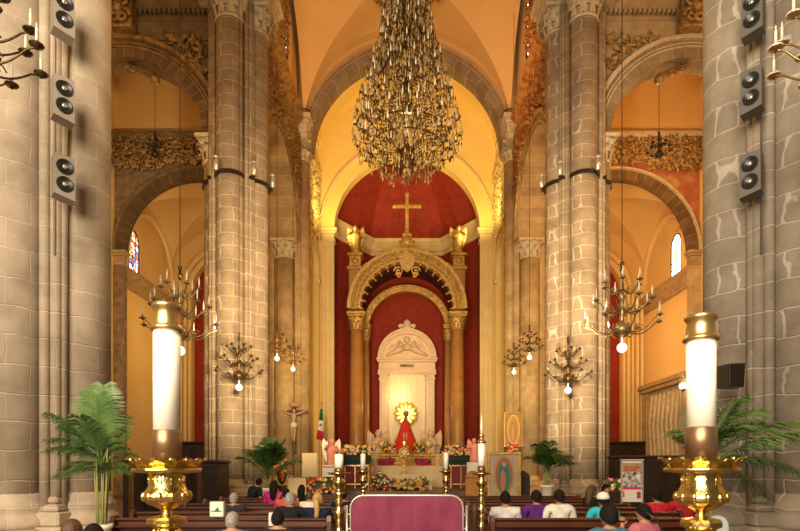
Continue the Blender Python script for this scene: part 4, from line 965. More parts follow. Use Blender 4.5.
# ------------------------------------------------------------------ altar group
m_floor = .48
t = thing('altar_gradine', 'long marble altar shelf with small columns behind the monstrance', 'altar shelf', (0,32.2,m_floor))
Z = lambda z: z-m_floor
m = MB(); m.bbox(-1.75,2.0,-.75,.5,0,Z(1.73),.03); part(t, m, 'body', M['cloth_cream'])
m = MB(); m.bbox(-1.9,2.15,-.05,.5,Z(2.25),Z(2.45),.04); m.bbox(-1.8,2.05,0,.5,Z(1.75),Z(2.27),.02); part(t, m, 'shelf', M['gold'])
for X in (369,375.5,437.5,444):
    x = px(X,32.2); m = MB(); m.lathe(x,.1,[(.16,0),(.18,.12),(.13,.2),(.13,Z(2.0)),(.18,Z(2.1)),(.2,Z(2.27))],14); part(t, m, 'small_column', M['marble'])
t = thing('altar', 'cream cloth covered altar behind the magenta screen', 'altar', (px(411,28.6),28.6,m_floor))
m = MB(); m.bbox(-1.06,1.06,-.4,.5,0,.76,.02); vs = []; part(t, m, 'table', M['cloth_cream'])
m = MB(); m.bbox(-1.1,1.1,-.44,.54,.75,.80,.015); m.bbox(-1.1,1.1,-.45,-.43,.45,.8,.008); part(t, m, 'altar_cloth', M['cloth_cream'])
# monstrance
t = thing('monstrance', 'golden sunburst monstrance with white host at the centre of the altar', 'monstrance', (px(404,29.0),29.0,1.285))
m = MB(); m.lathe(0,0,[(.22,0),(.24,.05),(.12,.12),(.05,.2),(.04,.35),(.09,.42),(.04,.5),(.035,.85)],16); part(t, m, 'foot', M['gold_leaf'])
m = MB()
for k in range(20):
    a = 2*PI*k/20; L = .40 if k%2 else .33; m.tube([(.12*math.cos(a),0,1.12+.12*math.sin(a)),(L*math.cos(a),0,1.12+L*math.sin(a))],[.045,.012],5)
part(t, m, 'rays', M['gold_leaf'])
m = MB(); m.ball((0,-.03,1.12),.15,18,10,sc=(1,.35,1)); part(t, m, 'host_case', flat('white_host', (.85,.82,.75), .4))
m = MB(); m.bbox(-.02,.02,-.02,.02,1.5,1.72,.005); m.bbox(-.07,.07,-.02,.02,1.6,1.64,.005); part(t, m, 'cross', M['gold_leaf'])
# reliquaries left and right, candlesticks on the shelf
for s, X in ((-1,382),(1,428.5)):
    d = 32.3; t = thing('reliquary', 'small golden reliquary on the %s of the monstrance' % ('left' if s<0 else 'right'), 'reliquary', (px(X,d),d,2.45))
    m = MB(); m.lathe(0,0,[(.16,0),(.06,.1),(.04,.3)],12); part(t, m, 'foot', M['gold_leaf'])
    m = MB(); m.ball((0,0,.52),.26,14,9,sc=(1,.4,1.1)); part(t, m, 'case', M['gold_leaf']); m = MB(); m.ball((0,-.08,.52),.13,10,7,sc=(1,.4,1)); part(t, m, 'window', M['pot'])
    for k in range(3):
        x = px(X+(k-1)*9+s*-13,33.2)
        c = thing('altar_candlestick', '%s gilt candlestick %s of the monstrance on the altar shelf' % (('first','second','third')[k], 'left' if s<0 else 'right'), 'candlestick', (x,32.55,2.45))
        m = MB(); m.lathe(0,0,[(.1,0),(.04,.08),(.03,.3),(.05,.36),(.02,.45),(.02,.75),(.06,.8)],10); part(c, m, 'stick', M['gold']); m = MB(); m.cyl(0,0,.025,.8,1.2,8); part(c, m, 'candle', M['wax_small'])
# flowers
FL = {k: flat(n, c, .6) for k, (n, c) in {'y':('yellow_petals',(.85,.50,.05)),'o':('orange_petals',(.80,.26,.03)),'r':('red_petals',(.60,.02,.03)),'w':('white_petals',(.85,.78,.62)),'p':('pink_petals',(.75,.28,.22)),'m':('magenta_petals',(.55,.03,.14)),'c':('cream_petals',(.85,.65,.30))}.items()}
protos = {}
def blossom(c, parent, loc, s):
    if c not in protos:
        m = MB(); m.ball((0,0,0),.55,8,5,sc=(1,1,.7))
        for k in range(6):
            a = k*PI/3; m.ball((.6*math.cos(a),.6*math.sin(a),-.05),.42,6,4,sc=(1,1,.6))
        m.ball((0,0,.35),.25,6,4); o = m.build('blossom', FL[c], parent); o.location = loc; o.scale = (s,s,s); o.rotation_euler = (R.uniform(.6,1.6),0,R.uniform(-.8,.8)); protos[c] = o
    else: inst(protos[c], parent, loc, (R.uniform(.6,1.6),0,R.uniform(-.8,.8)), (s,s,s))
def flowers(label, x, y, z, w, h, dpt, n, cols, bs=.09, leafy=True, shape='box', base=None):
    t = thing('flower_arrangement', label, 'flowers', (x,y,z))
    m = MB()
    for k in range(int(n*2.2)):
        a = R.uniform(-1,1); b = R.random(); q = math.sqrt(max(0,1-a*a))
        p = (a*w/2, R.uniform(-.5,.5)*dpt*.8, h*(.1+.8*b)*(q if shape=='dome' else 1))
        an = R.uniform(0,2*PI); L = bs*R.uniform(1.2,2.4); dr = Vector((math.cos(an),math.sin(an)*.6-.4,R.uniform(-.2,.9))).normalized(); sd = dr.orthogonal().normalized()*L*.25
        pv = Vector(p); m.add([pv,pv+dr*L*.5+sd,pv+dr*L,pv+dr*L*.5-sd],[(0,1,2,3)])
    m.ball((0,0,h*.42),1,14,8,sc=(w*.44,dpt*.4,h*.4)); part(t, m, 'foliage', M['leaf'])
    for k in range(n):
        a = R.uniform(-1,1); b = R.random(); q = math.sqrt(max(0,1-a*a))
        blossom(R.choice(cols), t, (a*w/2, -dpt*.5*q-R.uniform(0,.04), max(bs*.6,h*(.08+.85*b)*(q if shape=='dome' else 1))), bs*R.uniform(.7,1.15))
    if base:
        m = MB(); m.lathe(0,0,[(w*.18,-base),(w*.24,-base*.3),(w*.2,.02)],16); part(t, m, 'vase', M['pot'])
    return t
flowers('yellow and cream flower bank on the floor before the altar', px(406,27.8), 27.75, .48, 2.1, .62, .4, 60, 'yyccop', .10)
flowers('round green bush dotted with small white and red blooms left of the altar front', px(380.5,27.3), 27.2, .48, 1.0, 1.05, .9, 55, 'wwwyrr', .055, shape='dome')
flowers('block of red flowers left of the monstrance', px(384.5,29.1), 31.7, 1.73, .85, .42, .4, 30, 'mmrm', .09)
flowers('block of red flowers right of the monstrance', px(424.5,29.1), 31.7, 1.73, .85, .42, .4, 30, 'mmrm', .09)
flowers('yellow and orange flowers low beside the red cape, left', px(389,31.9), 31.95, 2.28+.17, .75, .6, .35, 24, 'yoow', .08)
flowers('yellow and orange flowers low beside the red cape, right', px(419,31.9), 31.95, 2.28+.17, .75, .6, .35, 24, 'yoow', .08)
d = 24.2
flowers('long row of orange and yellow flowers on the floor left of the altar rail', px(319,21.5), 21.5, .62, 1.5, .62, .45, 70, 'yoprcy', .075)
m = MB(); x = px(319,21.5); m.bbox(x-.72,x+.72,21.25,21.75,0,.62,.03); m.build('planter_box', M['wood_dark'], None, label='dark low box carrying the orange flower row at the left', cat='box')
for s, X in ((-1,355),(1,461)):
    nm = 'left' if s<0 else 'right'; d = 27.6; x = px(X,d)
    t = thing('side_table', 'tall %s side stand draped in dark green cloth under a flower garland' % nm, 'stand', (x,d,.48))
    m = MB(); m.bbox(-.78,.78,-.3,.3,1.42,1.72,.05); m.bbox(-.74,.74,-.27,.27,1.30,1.45,.03); part(t, m, 'cloth', flat('dark_green_cloth', (.01,.035,.028), .8))
    for q in (-1,1):
        for w in (-.22,.22): m = MB(); m.bbox(q*.68-.04,q*.68+.04,w-.04,w+.04,0,1.35,.01); part(t, m, 'leg', M['gold'])
    m = MB(); m.bbox(-.5,.5,.05,.1,.35,1.2,.02); part(t, m, 'back_panel', cloth('plum_panel_'+nm, (.25,.05,.06)))
    m = MB()
    for q in (-.5,0,.5): m.bbox(q-.03,q+.03,.0,.06,.1,1.3,.01)
    m.bbox(-.62,.62,0,.06,.28,.36,.01); m.bbox(-.62,.62,0,.06,1.2,1.28,.01); part(t, m, 'back_frame', M['brass_dull'])
    flowers('cream and orange flower garland on the %s green-draped stand' % nm, x-s*.05, d, 2.2, 1.9, .55, .6, 75, 'ccyopw', .085)
# red and orange tall flowers on the golden pier right, white orchids at the left palm
t = flowers('tall spray of reddish orange blooms against the golden pier, right', px(512,22.4), 22.4, 1.1, .5, 1.6, .4, 38, 'prpo', .075)
m = MB(); x = px(512,22.4); m.lathe(x,22.4,[(.16,0),(.2,.1),(.1,.3),(.08,.7),(.2,1.1)],14); m.build('flower_pedestal', M['wood_dark'], None, label='dark pedestal holding the tall reddish blooms', cat='pedestal')
t = flowers('spray of orange blooms behind the left palm', px(282,22.4), 22.4, .9, .5, 1.5, .4, 24, 'oppr', .075)
m = MB(); x = px(282,22.4); m.lathe(x,22.4,[(.16,0),(.2,.1),(.1,.3),(.08,.6),(.2,.9)],14); m.build('flower_pedestal', M['wood_dark'], None, label='dark pedestal holding the orange blooms behind the left palm', cat='pedestal')
t = flowers('white orchids rising behind the left palm', px(272,18.6), 18.6, 1.95, .6, .5, .3, 14, 'w', .07)
m = MB(); m.tube([(0,0,0),(.02,0,.9),(0,0,1.0)], .015, 5); o = m.build('stem', M['stem'], t); o.location = (0,0,-.9)
m = MB(); x = px(272,18.6); m.lathe(x,18.6,[(.16,0),(.12,.5),(.2,1.05)],14); m.build('flower_pedestal', M['wood_dark'], None, label='dark pedestal below the white orchids', cat='pedestal')

# ------------------------------------------------------------------ pictures, boards, crucifix, flag
def painting(nt, b, bg, ray, robe, gown):
    N, L = nt.nodes, nt.links
    tc = N.new('ShaderNodeTexCoord'); sp = N.new('ShaderNodeSeparateXYZ'); L.new(tc.outputs['Generated'], sp.inputs[0])
    def mth(op, *a):
        q = N.new('ShaderNodeMath'); q.operation = op
        for i, t in enumerate(a):
            if isinstance(t, (int,float)): q.inputs[i].default_value = t
            else: L.new(t, q.inputs[i])
        return q.outputs[0]
    def ell(cx, cy, rx, ry):
        a = mth('DIVIDE', mth('SUBTRACT', sp.outputs['X'], cx), rx); c = mth('DIVIDE', mth('SUBTRACT', sp.outputs['Z'], cy), ry)
        return mth('SQRT', mth('ADD', mth('MULTIPLY', a, a), mth('MULTIPLY', c, c)))
    def mix(fac, c1, c2):
        q = N.new('ShaderNodeMixRGB'); L.new(fac, q.inputs[0])
        for i, t in ((1,c1),(2,c2)):
            if isinstance(t, tuple): q.inputs[i].default_value = (*t,1)
            else: L.new(t, q.inputs[i])
        return q.outputs[0]
    no = N.new('ShaderNodeTexNoise'); no.inputs['Scale'].default_value = 7; L.new(tc.outputs['Generated'], no.inputs['Vector'])
    base = mix(no.outputs['Fac'], bg, tuple(k*.55 for k in bg))
    c = mix(mth('LESS_THAN', ell(.5,.5,.36,.46), 1), base, ray)
    c = mix(mth('LESS_THAN', ell(.5,.5,.29,.42), 1), c, tuple(k*.6 for k in ray))
    c = mix(mth('LESS_THAN', ell(.5,.46,.20,.36), 1), c, robe)
    c = mix(mth('LESS_THAN', ell(.46,.38,.09,.24), 1), c, gown)
    c = mix(mth('LESS_THAN', ell(.5,.76,.07,.055), 1), c, (.45,.26,.15))
    L.new(c, b.inputs['Base Color'])
def picture(label, x, y, z, w, h, fw, fmat, cmat, rz=0, tilt=0):
    t = thing('framed_picture', label, 'picture', (x,y,z), rz); t.rotation_euler = (tilt,0,rz)
    m = MB(); m.bbox(-w/2+fw*.8,w/2-fw*.8,-.01,.02,fw*.8,h-fw*.8,.004); part(t, m, 'canvas', cmat)
    m = MB()
    for a in ((-w/2,-w/2+fw,0,h),(w/2-fw,w/2,0,h),(-w/2+fw*.9,w/2-fw*.9,0,fw),(-w/2+fw*.9,w/2-fw*.9,h-fw,h)): m.bbox(a[0],a[1],-.05,.03,a[2],a[3],.015)
    part(t, m, 'frame', fmat); return t
d = 20.0
picture('large gold-framed painting of a green-robed figure leaning beside the pews, right', px(504,d), d, pz(499,d), 34*d/F, 47*d/F, .10, M['gold'], pattern_mat('painting_green_figure', lambda nt,b: painting(nt,b,(.50,.40,.28),(.42,.22,.09),(.03,.16,.10),(.45,.14,.10))), .05)
m = MB(); x = px(504,d); m.bbox(x-.7,x+.7,d-.1,d+.35,0,pz(499,d)-.005,.03); m.build('picture_stand', M['wood'], None, label='dark wooden step under the large gold-framed painting', cat='stand')
d = 30.3
picture('small gold-framed painting hung on the golden pier, right', px(513.5,d), d, pz(447,d), 20*d/F, 35*d/F, .09, M['brass_dull'], pattern_mat('painting_amber_figure', lambda nt,b: painting(nt,b,(.55,.28,.06),(.75,.48,.12),(.42,.24,.06),(.60,.30,.10))))
t = thing('crucifix', 'dark wooden crucifix with pale figure on the golden pier, left', 'crucifix', (px(294,30.2),30.25,pz(453,30.2)))
h = 50*30.2/F
m = MB(); m.bbox(-.10,.10,0,.1,0,h,.02); part(t, m, 'upright', M['wood']); m = MB(); m.bbox(-.72,.72,0,.12,h*.80,h*.86,.02); part(t, m, 'crossbar', M['wood'])
m = MB(); m.bbox(-.28,.28,-.02,.06,h*.93,h*1.02,.03); part(t, m, 'title_plaque', M['skin'])
m = MB(); z = h
m.tube([(0,-.1,z*.40),(.03,-.14,z*.50),(0,-.16,z*.58),(0,-.14,z*.66),(0,-.14,z*.76),(0,-.14,z*.80)],[.05,.08,.12,.10,.15,.06],10)
for q in (-1,1):
    m.tube([(q*.1,-.14,z*.765),(q*.38,-.1,z*.80),(q*.66,-.04,z*.845)],[.06,.045,.03],8)
    m.tube([(q*.06,-.15,z*.56),(q*.08,-.22,z*.42),(q*.03,-.08,z*.26),(0,-.12,z*.24)],[.09,.07,.04,.03],8)
m.ball((.03,-.18,z*.84),.10,10,8,sc=(.9,1,1.15)); part(t, m, 'figure', flat('pale_flesh', (.50,.33,.20), .5))
m = MB(); m.lathe(0,-.15,[(.15,z*.50),(.17,z*.56),(.13,z*.6)],14,wob=lambda a:.1*math.cos(5*a)); part(t, m, 'loincloth', M['wax_small'])
m = MB(); m.ball((.03,-.15,z*.855),.11,9,7); part(t, m, 'hair', M['hair_brown'])
# flag
d = 31.6
t = thing('national_flag', 'green, white and red flag hanging in folds on a pole, left', 'flag', (px(321,d),d,pz(470,d)))
hf = lambda row: pz(row,d)-pz(470,d)
m = MB(); m.tube([(.02,0,-(pz(470,d)-.49)),(.05,0,hf(404))], .022, 6); m.ball((.05,0,hf(403)),.06,8,6); part(t, m, 'pole', M['brass_dull'])
for nm, a, b_, c in (('green_band',409,420,(.01,.10,.045)),('white_band',420,430,(.80,.74,.62)),('red_band',430,439,(.42,.02,.03))):
    m = MB(); vs = []; n = 10
    for z, k in ((hf(a),a),(hf(b_),b_)):
        w = .13+.30*(k-409)/30; x0 = .04-.30*(k-409)/30*.4
        for i in range(n+1): vs.append((x0-w*.45+w*i/n+.0, -.03+.05*math.sin(i*1.9+k*.15), z-.10*(i/n)*(k-405)/30))
    m.add(vs, [(i,i+1,n+2+i,n+1+i) for i in range(n)], True); part(t, m, nm, cloth('flag_'+nm, c))
m = MB(); m.ring(.05,.085,-.01,.01,'xz',16,(-.0,-.1,hf(425)),PI*.9,PI*2.1); m.ball((0,-.1,hf(424.5)),.045,8,6,sc=(1,.3,1.2)); part(t, m, 'emblem', M['hair_brown'])
# boards
def board(label, X0, X1, Y0, Y1, d, mat, cat='board', name='display_board', foot=None):
    x0, x1 = px(X0,d), px(X1,d); z1, z0 = pz(Y0,d), max(pz(Y1,d), .1)
    t = thing(name, label, cat, ((x0+x1)/2,d,0)); w = (x1-x0)/2
    m = MB(); m.bbox(-w,w,-.02,.03,z0,z1,.008); part(t, m, 'panel', mat)
    m = MB()
    for q in (-1,1): m.tube([(q*w*.7,.03,z1*.9),(q*w*.8,.05,0)], .02, 6)
    m.tube([(0,.05,z1*.85),(0,.45,0)], .02, 6); part(t, m, 'easel_legs', M['wood_dark'])
    return t
M['board'] = noise_mat('cream_board', (.74,.58,.30), (.80,.64,.36), .7, 3)
board('taller plain cream board standing on legs left of the altar', 302, 317, 453, 477, 23.5, M['board'])
board('lower plain cream board in front of the taller one, left', 288, 306, 478, 497, 19.5, M['board'])
t = board('white box-like notice stand below the pink winged figure', 322, 336, 465, 477, 23.0, M['pot'])
m = MB(); m.bbox(-.3,.3,-.03,-.02,pz(467.5,23),pz(466.5,23),.002); part(t, m, 'red_stripe', FL['r'])
# winged figure with pink robe
d = 23.6
t = angel('white winged angel figure with orange-pink robe left of the altar', px(332,d), d, pz(462,d)-.35, 1.35, flat('pink_robe', (.75,.30,.18), .6), True, -1, .4)
for ch in t.children:
    if ch.name.startswith('wing'): ch.data = ch.data.copy(); ch.data.materials[0] = M['wax']
m = MB(); x = px(332,d); m.bbox(x-.3,x+.3,d-.2,d+.25,0,pz(462,d)-.352,.03); m.build('statue_plinth', M['wood_dark'], None, label='dark plinth under the pink-robed angel figure', cat='plinth')
d = 23.6
t = angel('small white and pink winged figure right of the altar garland', px(474,d), d, pz(455,d)-.3, 1.0, FL['p'], True, 1, -.3)
m = MB(); x = px(474,d); m.bbox(x-.3,x+.3,d-.2,d+.25,0,pz(455,d)-.302,.03); m.build('statue_plinth', M['pot'], None, label='white plinth under the small winged figure, right', cat='plinth')
# chairs of the ministers, simple wooden seats near the altar
def minister_chair(label, x, y, cm):
    t = thing('chair', label, 'chair', (x,y,.0))
    m = MB(); m.bbox(-.3,.3,-.3,.3,.42,.52,.02); part(t, m, 'seat', cm)
    m = MB(); m.bbox(-.3,.3,.26,.33,.5,1.25,.03); m.ring(.0,.3,.26,.33,'xz',16,(0,0,1.2)); part(t, m, 'backrest', cm)
    for a in (-.26,.26):
        for b in (-.26,.26): m = MB(); m.bbox(a-.03,a+.03,b-.03,b+.03,0,.43,.006); part(t, m, 'leg', M['wood'])
M['tan'] = cloth('tan_upholstery', (.45,.22,.06))
minister_chair('orange-brown box-backed chair right of the altar', px(474,21.5), 21.5, M['tan'])
minister_chair('dark wooden chair beside the large gold-framed painting', px(523.5,20.5), 20.5, M['wood_dark'])

# ------------------------------------------------------------------ mid candlesticks
def tall_stick(label, X, d, ctop, cbot, cw, disc, low, knob=True, flame=False):
    u = d/F; t = thing('processional_candlestick', label, 'candlestick', (px(X,d),d,0))
    zt = pz(disc,d)
    c = MB(); c.cyl(0,0,cw/2*u,pz(cbot,d),pz(ctop,d),20); c.lathe(0,0,[(cw*.5*u,pz(ctop,d)),(cw*.2*u,pz(ctop,d)+.5*u),(0,pz(ctop,d)+.4*u)],16); c.tube([(0,0,pz(ctop,d)),(0,0,pz(ctop,d)+2*u)],.2*u,4); part(t, c, 'candle', M['wax'])
    c = MB(); c.cyl(0,0,cw*.56*u,zt+1*u,pz(cbot,d),20); part(t, c, 'socket', M['collar'])
    c = MB(); k = cw/8
    c.lathe(0,0,[(1*u,zt),(10*k*u,zt+1*u),(11*k*u,zt+1.6*u),(10*k*u,zt-.2*u),(4*k*u,zt-1.5*u),(3*k*u,zt-4*u),(5.5*k*u,zt-7*u),(6*k*u,zt-9*u),(4*k*u,zt-12*u),(2.4*k*u,zt-14*u),(3.6*k*u,zt-16*u),(3*k*u,zt-18*u)],24, wob=flutes(8,.03)); part(t, c, 'drip_pan', M['brass'])
    c = MB(); prof = []; z = zt-18*u; j = 0
    while z > .3:
        prof.append(((3.0 if j%6 else 4.6)*k*u*(1 if j%3 else 1.15), z)); z -= 3.2*k*u; j += 1
    prof.append((3*k*u,.28)); c.lathe(0,0,prof[::-1],18, wob=flutes(6,.05)); part(t, c, 'shaft', M['brass'])
    c = MB(); c.lathe(0,0,[(.17,0),(.17,.04),(.1,.1),(.05,.28)],18); part(t, c, 'base', M['brass'])
    if flame:
        c = MB(); z = pz(ctop,d); c.lathe(0,0,[(cw*.62*u,z-.2*u),(cw*.66*u,z+1.5*u),(cw*.35*u,z+3*u),(cw*.3*u,z+6*u),(cw*.5*u,z+7.5*u),(cw*.15*u,z+9*u)],16); part(t, c, 'brass_cap', M['brass_dull'])
        c = MB(); c.lathe(0,0,[(.5*u,z+8*u),(1.2*u,z+14*u),(1.0*u,z+20*u),(.2*u,z+28*u)],10); part(t, c, 'tall_wick_shield', M['wax'])
    return t
tall_stick('tall ornate brass candlestick nearest, left of the magenta screen', 339, 7.9, 454.5, 468, 8.6, 474, 531)
tall_stick('tall ornate brass candlestick nearest, right of the magenta screen', 481.5, 7.9, 443, 466, 7.2, 474, 531, flame=True)
tall_stick('smaller brass candlestick farther back, left side of the altar', 363, 14, 454, 469, 5.0, 472, 531)
tall_stick('smaller brass candlestick farther back, right side of the altar', 446, 14, 453, 469, 4.8, 472, 531)
# magenta screen
d = 7.4; x0, x1 = px(350.5,d), px(463,d); zt = pz(495.5,d); zb = .35
t = thing('folding_screen', 'magenta velvet panel in a pale rounded metal frame, bottom centre', 'screen', ((x0+x1)/2,d,0)); w = (x1-x0)/2; r = .17
def rr(w, z0, z1, r, n=8):
    p = []
    for cx_, cz_, a in ((w-r,z1-r,0),(-w+r,z1-r,PI/2)): p += [(cx_+r*math.cos(a+PI/2*k/n), cz_+r*math.sin(a+PI/2*k/n)) for k in range(n+1)]
    return [(w,z0)]+p+[(-w,z0)]
m = MB(); m.prism(rr(w-.015,zb,zt-.015,r), -.02, .02); part(t, m, 'velvet_panel', M['velvet'])
m = MB(); m.tube([(a,0,b) for a, b in rr(w,zb,zt,r)]+[(w,0,zb)], .014, 8); part(t, m, 'frame', M['chrome'])
for q in (-1,1):
    m = MB(); m.tube([(q*(w+.05),.02,0),(q*(w+.05),.02,zt-.13)], .014, 8); m.tube([(q*(w+.05),-.25,.02),(q*(w+.05),.25,.02)], .016, 6)
    for z in (.5,.8,zt-.25): m.tube([(q*w,0,z),(q*(w+.05),.02,z)], .01, 6)
    part(t, m, 'post', M['chrome'])
# ------------------------------------------------------------------ pews
def pew(label, x0, x1, y, group, lectern=False):
    t = thing('church_pew', label, 'pew', ((x0+x1)/2, y, 0), group=group); w = (x1-x0)/2
    m = MB(); m.bbox(-w+.04,w-.04,0,.03,.45,.83,.008); m.bbox(-w+.04,w-.04,-.035,.0,.50,.60,.01); m.bbox(-w+.04,w-.04,-.03,.0,.68,.73,.008); part(t, m, 'backrest', M['wood'])
    m = MB(); m.bbox(-w,w,-.06,.05,.83,.865,.012); part(t, m, 'top_rail', M['wood'])
    m = MB(); m.bbox(-w+.04,w-.04,0,.42,.42,.455,.01); part(t, m, 'seat', M['wood'])
    for q in (-1,1):
        m = MB(); m.prism([(-.10,0),(.46,0),(.46,.60),(.40,.66),(.10,.66),(.06,.90),(-.07,.90),(-.10,.82)], q*w-.03, q*w+.03, 'yz'); part(t, m, 'end_panel', M['wood'])
    m = MB(); m.bbox(-w+.04,w-.04,-.42,-.22,.14,.19,.01); part(t, m, 'kneeler', M['wood_dark'])
    m = MB(); m.bbox(-w+.04,w-.04,-.16,-.03,.74,.76,.005); part(t, m, 'book_ledge', M['wood'])
    return t
rows = [8.25, 9.35, 10.45, 11.55, 12.65, 13.75, 14.85]
names = ['nearest', 'second', 'third', 'fourth', 'fifth', 'sixth', 'farthest']
for i, y in enumerate(rows):
    pew('dark mahogany pew, %s row on the left of the aisle' % names[i], -4.55 if y > 8.9 else -4.3, -1.14, y, 'pews left of the aisle')
    pew('dark mahogany pew, %s row on the right of the aisle' % names[i], 1.25, 4.55 if y > 8.9 else 4.3, y, 'pews right of the aisle')

# ------------------------------------------------------------------ people
def skin_mesh(chains, sub=2):
    # chains: list of (points, radii, parent(chain,index) or None); one joined skeleton grown by a Skin modifier
    vs = []; es = []; rr = []; idx = []
    for pts, rad_, par in chains:
        ids = []
        for k, p in enumerate(pts):
            if k == 0 and par is not None: ids.append(idx[par[0]][par[1]]); continue
            vs.append(p); rr.append(rad_[k]); ids.append(len(vs)-1)
            if k > 0: es.append((ids[k-1], ids[k]))
        idx.append(ids)
    me = bpy.data.meshes.new('body'); me.from_pydata(vs, es, [])
    o = bpy.data.objects.new('tmp_body', me); col.objects.link(o)
    md = o.modifiers.new('s', 'SKIN')
    for i, v in enumerate(me.skin_vertices[0].data):
        v.radius = (rr[i] if isinstance(rr[i], tuple) else (rr[i], rr[i])); v.use_root = (i == 0)
    s2 = o.modifiers.new('u', 'SUBSURF'); s2.levels = sub; s2.render_levels = sub
    dg = bpy.context.evaluated_depsgraph_get(); ev = o.evaluated_get(dg)
    out = bpy.data.meshes.new_from_object(ev); bpy.data.objects.remove(o)
    return [tuple(v.co) for v in out.vertices], [tuple(p.vertices) for p in out.polygons]
def mixv(a, b, t): return tuple(a[i]+(b[i]-a[i])*t for i in range(3))
def person(label, px_, top_row, d, shirt, hair='hair_black', style='short', lean=(0,0), arms=('lap','lap'), rz=0, wide=1.0, trousers=(.03,.03,.05), stand=False, hold=None, cap=None, female=False, extras=None, group=None, sleeve=True, seat=.455):
    top = pz(top_row, d); full = 1.34 if not stand else 1.68
    x = px(px_, d); sc = 1.0
    # seated people keep a believable size; the rest of the height is how upright they sit
    sc = max(.80, min(1.05, top/full)) if not stand else max(.85,min(1.05,top/full))
    t = thing('person', label, 'person', (x, d, 0), rz, group, 1)
    def P_(x, y, z): return (x*sc, y*sc, z*sc)
    lx, ly = lean
    hipz = seat/sc+.09 if not stand else .92
    H = {}
    pel = (0,-.02,hipz); w = .19*wide*(.92 if female else 1)
    ch = (lx*.55, ly*.55, hipz+.34); nk = (lx*.85, ly*.85, hipz+.53); hd = (lx*1.08, ly*1.15+.02, hipz+.69)
    toph = hipz+.775
    # squeeze the trunk so that the crown reaches the observed height
    k = (top/sc-hipz)/(toph-hipz); k = max(.78,min(1.1,k))
    f = lambda p: (p[0], p[1], hipz+(p[2]-hipz)*k)
    ch, nk = f(ch), f(nk); hd = (hd[0], hd[1], nk[2]+.125); mid = mixv(pel, ch, .5)
    body = []
    R2 = lambda a, b=None: (a, b if b else a)
    body.append(([P_(*pel),P_(*mid),P_(*ch),P_(*mixv(ch,nk,.75)),P_(*nk),P_(*mixv(nk,hd,.55))],[R2(.13*wide,.11),R2(.12*wide,.09),R2(.13*wide,.10),R2(.085,.07),R2(.05,.05),R2(.048,.05)],None))
    if stand: kn = lambda q: (q*.10, .02, .48); an = lambda q: (q*.10,-.02,.08); ft = lambda q: (q*.11,.13,.04)
    else: kn = lambda q: (q*.13, .44, hipz-.02); an = lambda q: (q*.13,.42,.09); ft = lambda q: (q*.14,.57,.05)
    legs = []
    for q in (-1,1):
        body.append(([P_(*pel),P_(q*.10,(.03 if not stand else 0),hipz-.03),P_(*kn(q)),P_(*an(q)),P_(*ft(q))],[.1,.085,.06,.038,.035],(0,0)))
    A = {}
    for q, mode in ((-1,arms[0]),(1,arms[1])):
        sh = (ch[0]+q*w, ch[1]+(nk[1]-ch[1])*.6, nk[2]-.07)
        if mode == 'lap': el = (sh[0]+q*.05, sh[1]+.06, sh[2]-.27); wr = (q*.12+ch[0]*.5, sh[1]+.28, hipz+.10)
        elif mode == 'up': el = (sh[0]+q*.09, sh[1]+.16, sh[2]-.20); wr = (sh[0]+q*.05, sh[1]+.18, sh[2]+.05)
        elif mode == 'phone': el = (sh[0]+q*.07, sh[1]+.16, sh[2]-.20); wr = (sh[0]-q*.03, sh[1]+.24, sh[2]+.02)
        elif mode == 'out': el = (sh[0]+q*.10, sh[1]+.05, sh[2]-.24); wr = (sh[0]+q*.06, sh[1]+.25, sh[2]-.22)
        elif mode == 'fwd': el = (sh[0]+q*.04, sh[1]+.20, sh[2]-.18); wr = (sh[0]*.6, sh[1]+.42, sh[2]-.14)
        elif mode == 'down': el = (sh[0]+q*.05, sh[1]+.0, sh[2]-.28); wr = (sh[0]+q*.05, sh[1]+.1, sh[2]-.52)
        A[q] = (sh, el, wr)
        hv = Vector(wr)-Vector(el); hv.normalize(); palm_ = tuple(Vector(wr)+hv*.05)
        body.append(([P_(*mixv(ch,nk,.75)),P_(*sh),P_(*mixv(sh,el,.55)),P_(*el),P_(*mixv(el,wr,.5)),P_(*wr),P_(*palm_)],[.08,.055,.046,.038,.034,.025,(.034,.018)],(0,3)))
    vs, fs = skin_mesh(body, 1)
    b = MB(); b.add(vs, fs, True)
    # hands: five short finger chains rooted in the palm
    for q in (-1,1):
        sh, el, wr = A[q]; hv = (Vector(wr)-Vector(el)).normalized(); sd = hv.cross(Vector((0,0,1)))
        if sd.length < .1: sd = Vector((1,0,0))
        sd.normalize(); up = sd.cross(hv)
        for j, (o_, L) in enumerate(((-.026,.070),(-.009,.080),(.009,.075),(.025,.058))):
            p0 = Vector(wr)+hv*.07+sd*o_; p1 = p0+hv*L*.5-up*.004; p2 = p1+hv*L*.4-up*L*.3; p3 = p2+hv*L*.15-up*L*.3
            b.tube([P_(*p0),P_(*p1),P_(*p2),P_(*p3)],[.0095*sc,.009*sc,.008*sc,.006*sc],6)
        p0 = Vector(wr)+hv*.02-sd*q*.02; p1 = p0+hv*.03-sd*q*.03; p2 = p1+hv*.035-sd*q*.008-up*.01
        b.tube([P_(*p0),P_(*p1),P_(*p2)],[.012*sc,.010*sc,.007*sc],6)
    # head with face
    hx, hy, hz_ = hd; hs = 1.0*sc; hc = (hx*sc, hy*sc, hz_*sc); top_z = hz_*sc+.118*sc
    b.ball(hc, .1*hs, 16, 12, sc=(.78,.95,1.16)); b.ball((hc[0],hc[1]+.03*hs,hc[2]-.065*hs), .058*hs, 12, 8, sc=(.95,1,.9))
    b.tube([(hc[0],hc[1]+.088*hs,hc[2]+.015*hs),(hc[0],hc[1]+.112*hs,hc[2]-.022*hs),(hc[0],hc[1]+.092*hs,hc[2]-.03*hs)],[.008*hs,.014*hs,.010*hs],6)
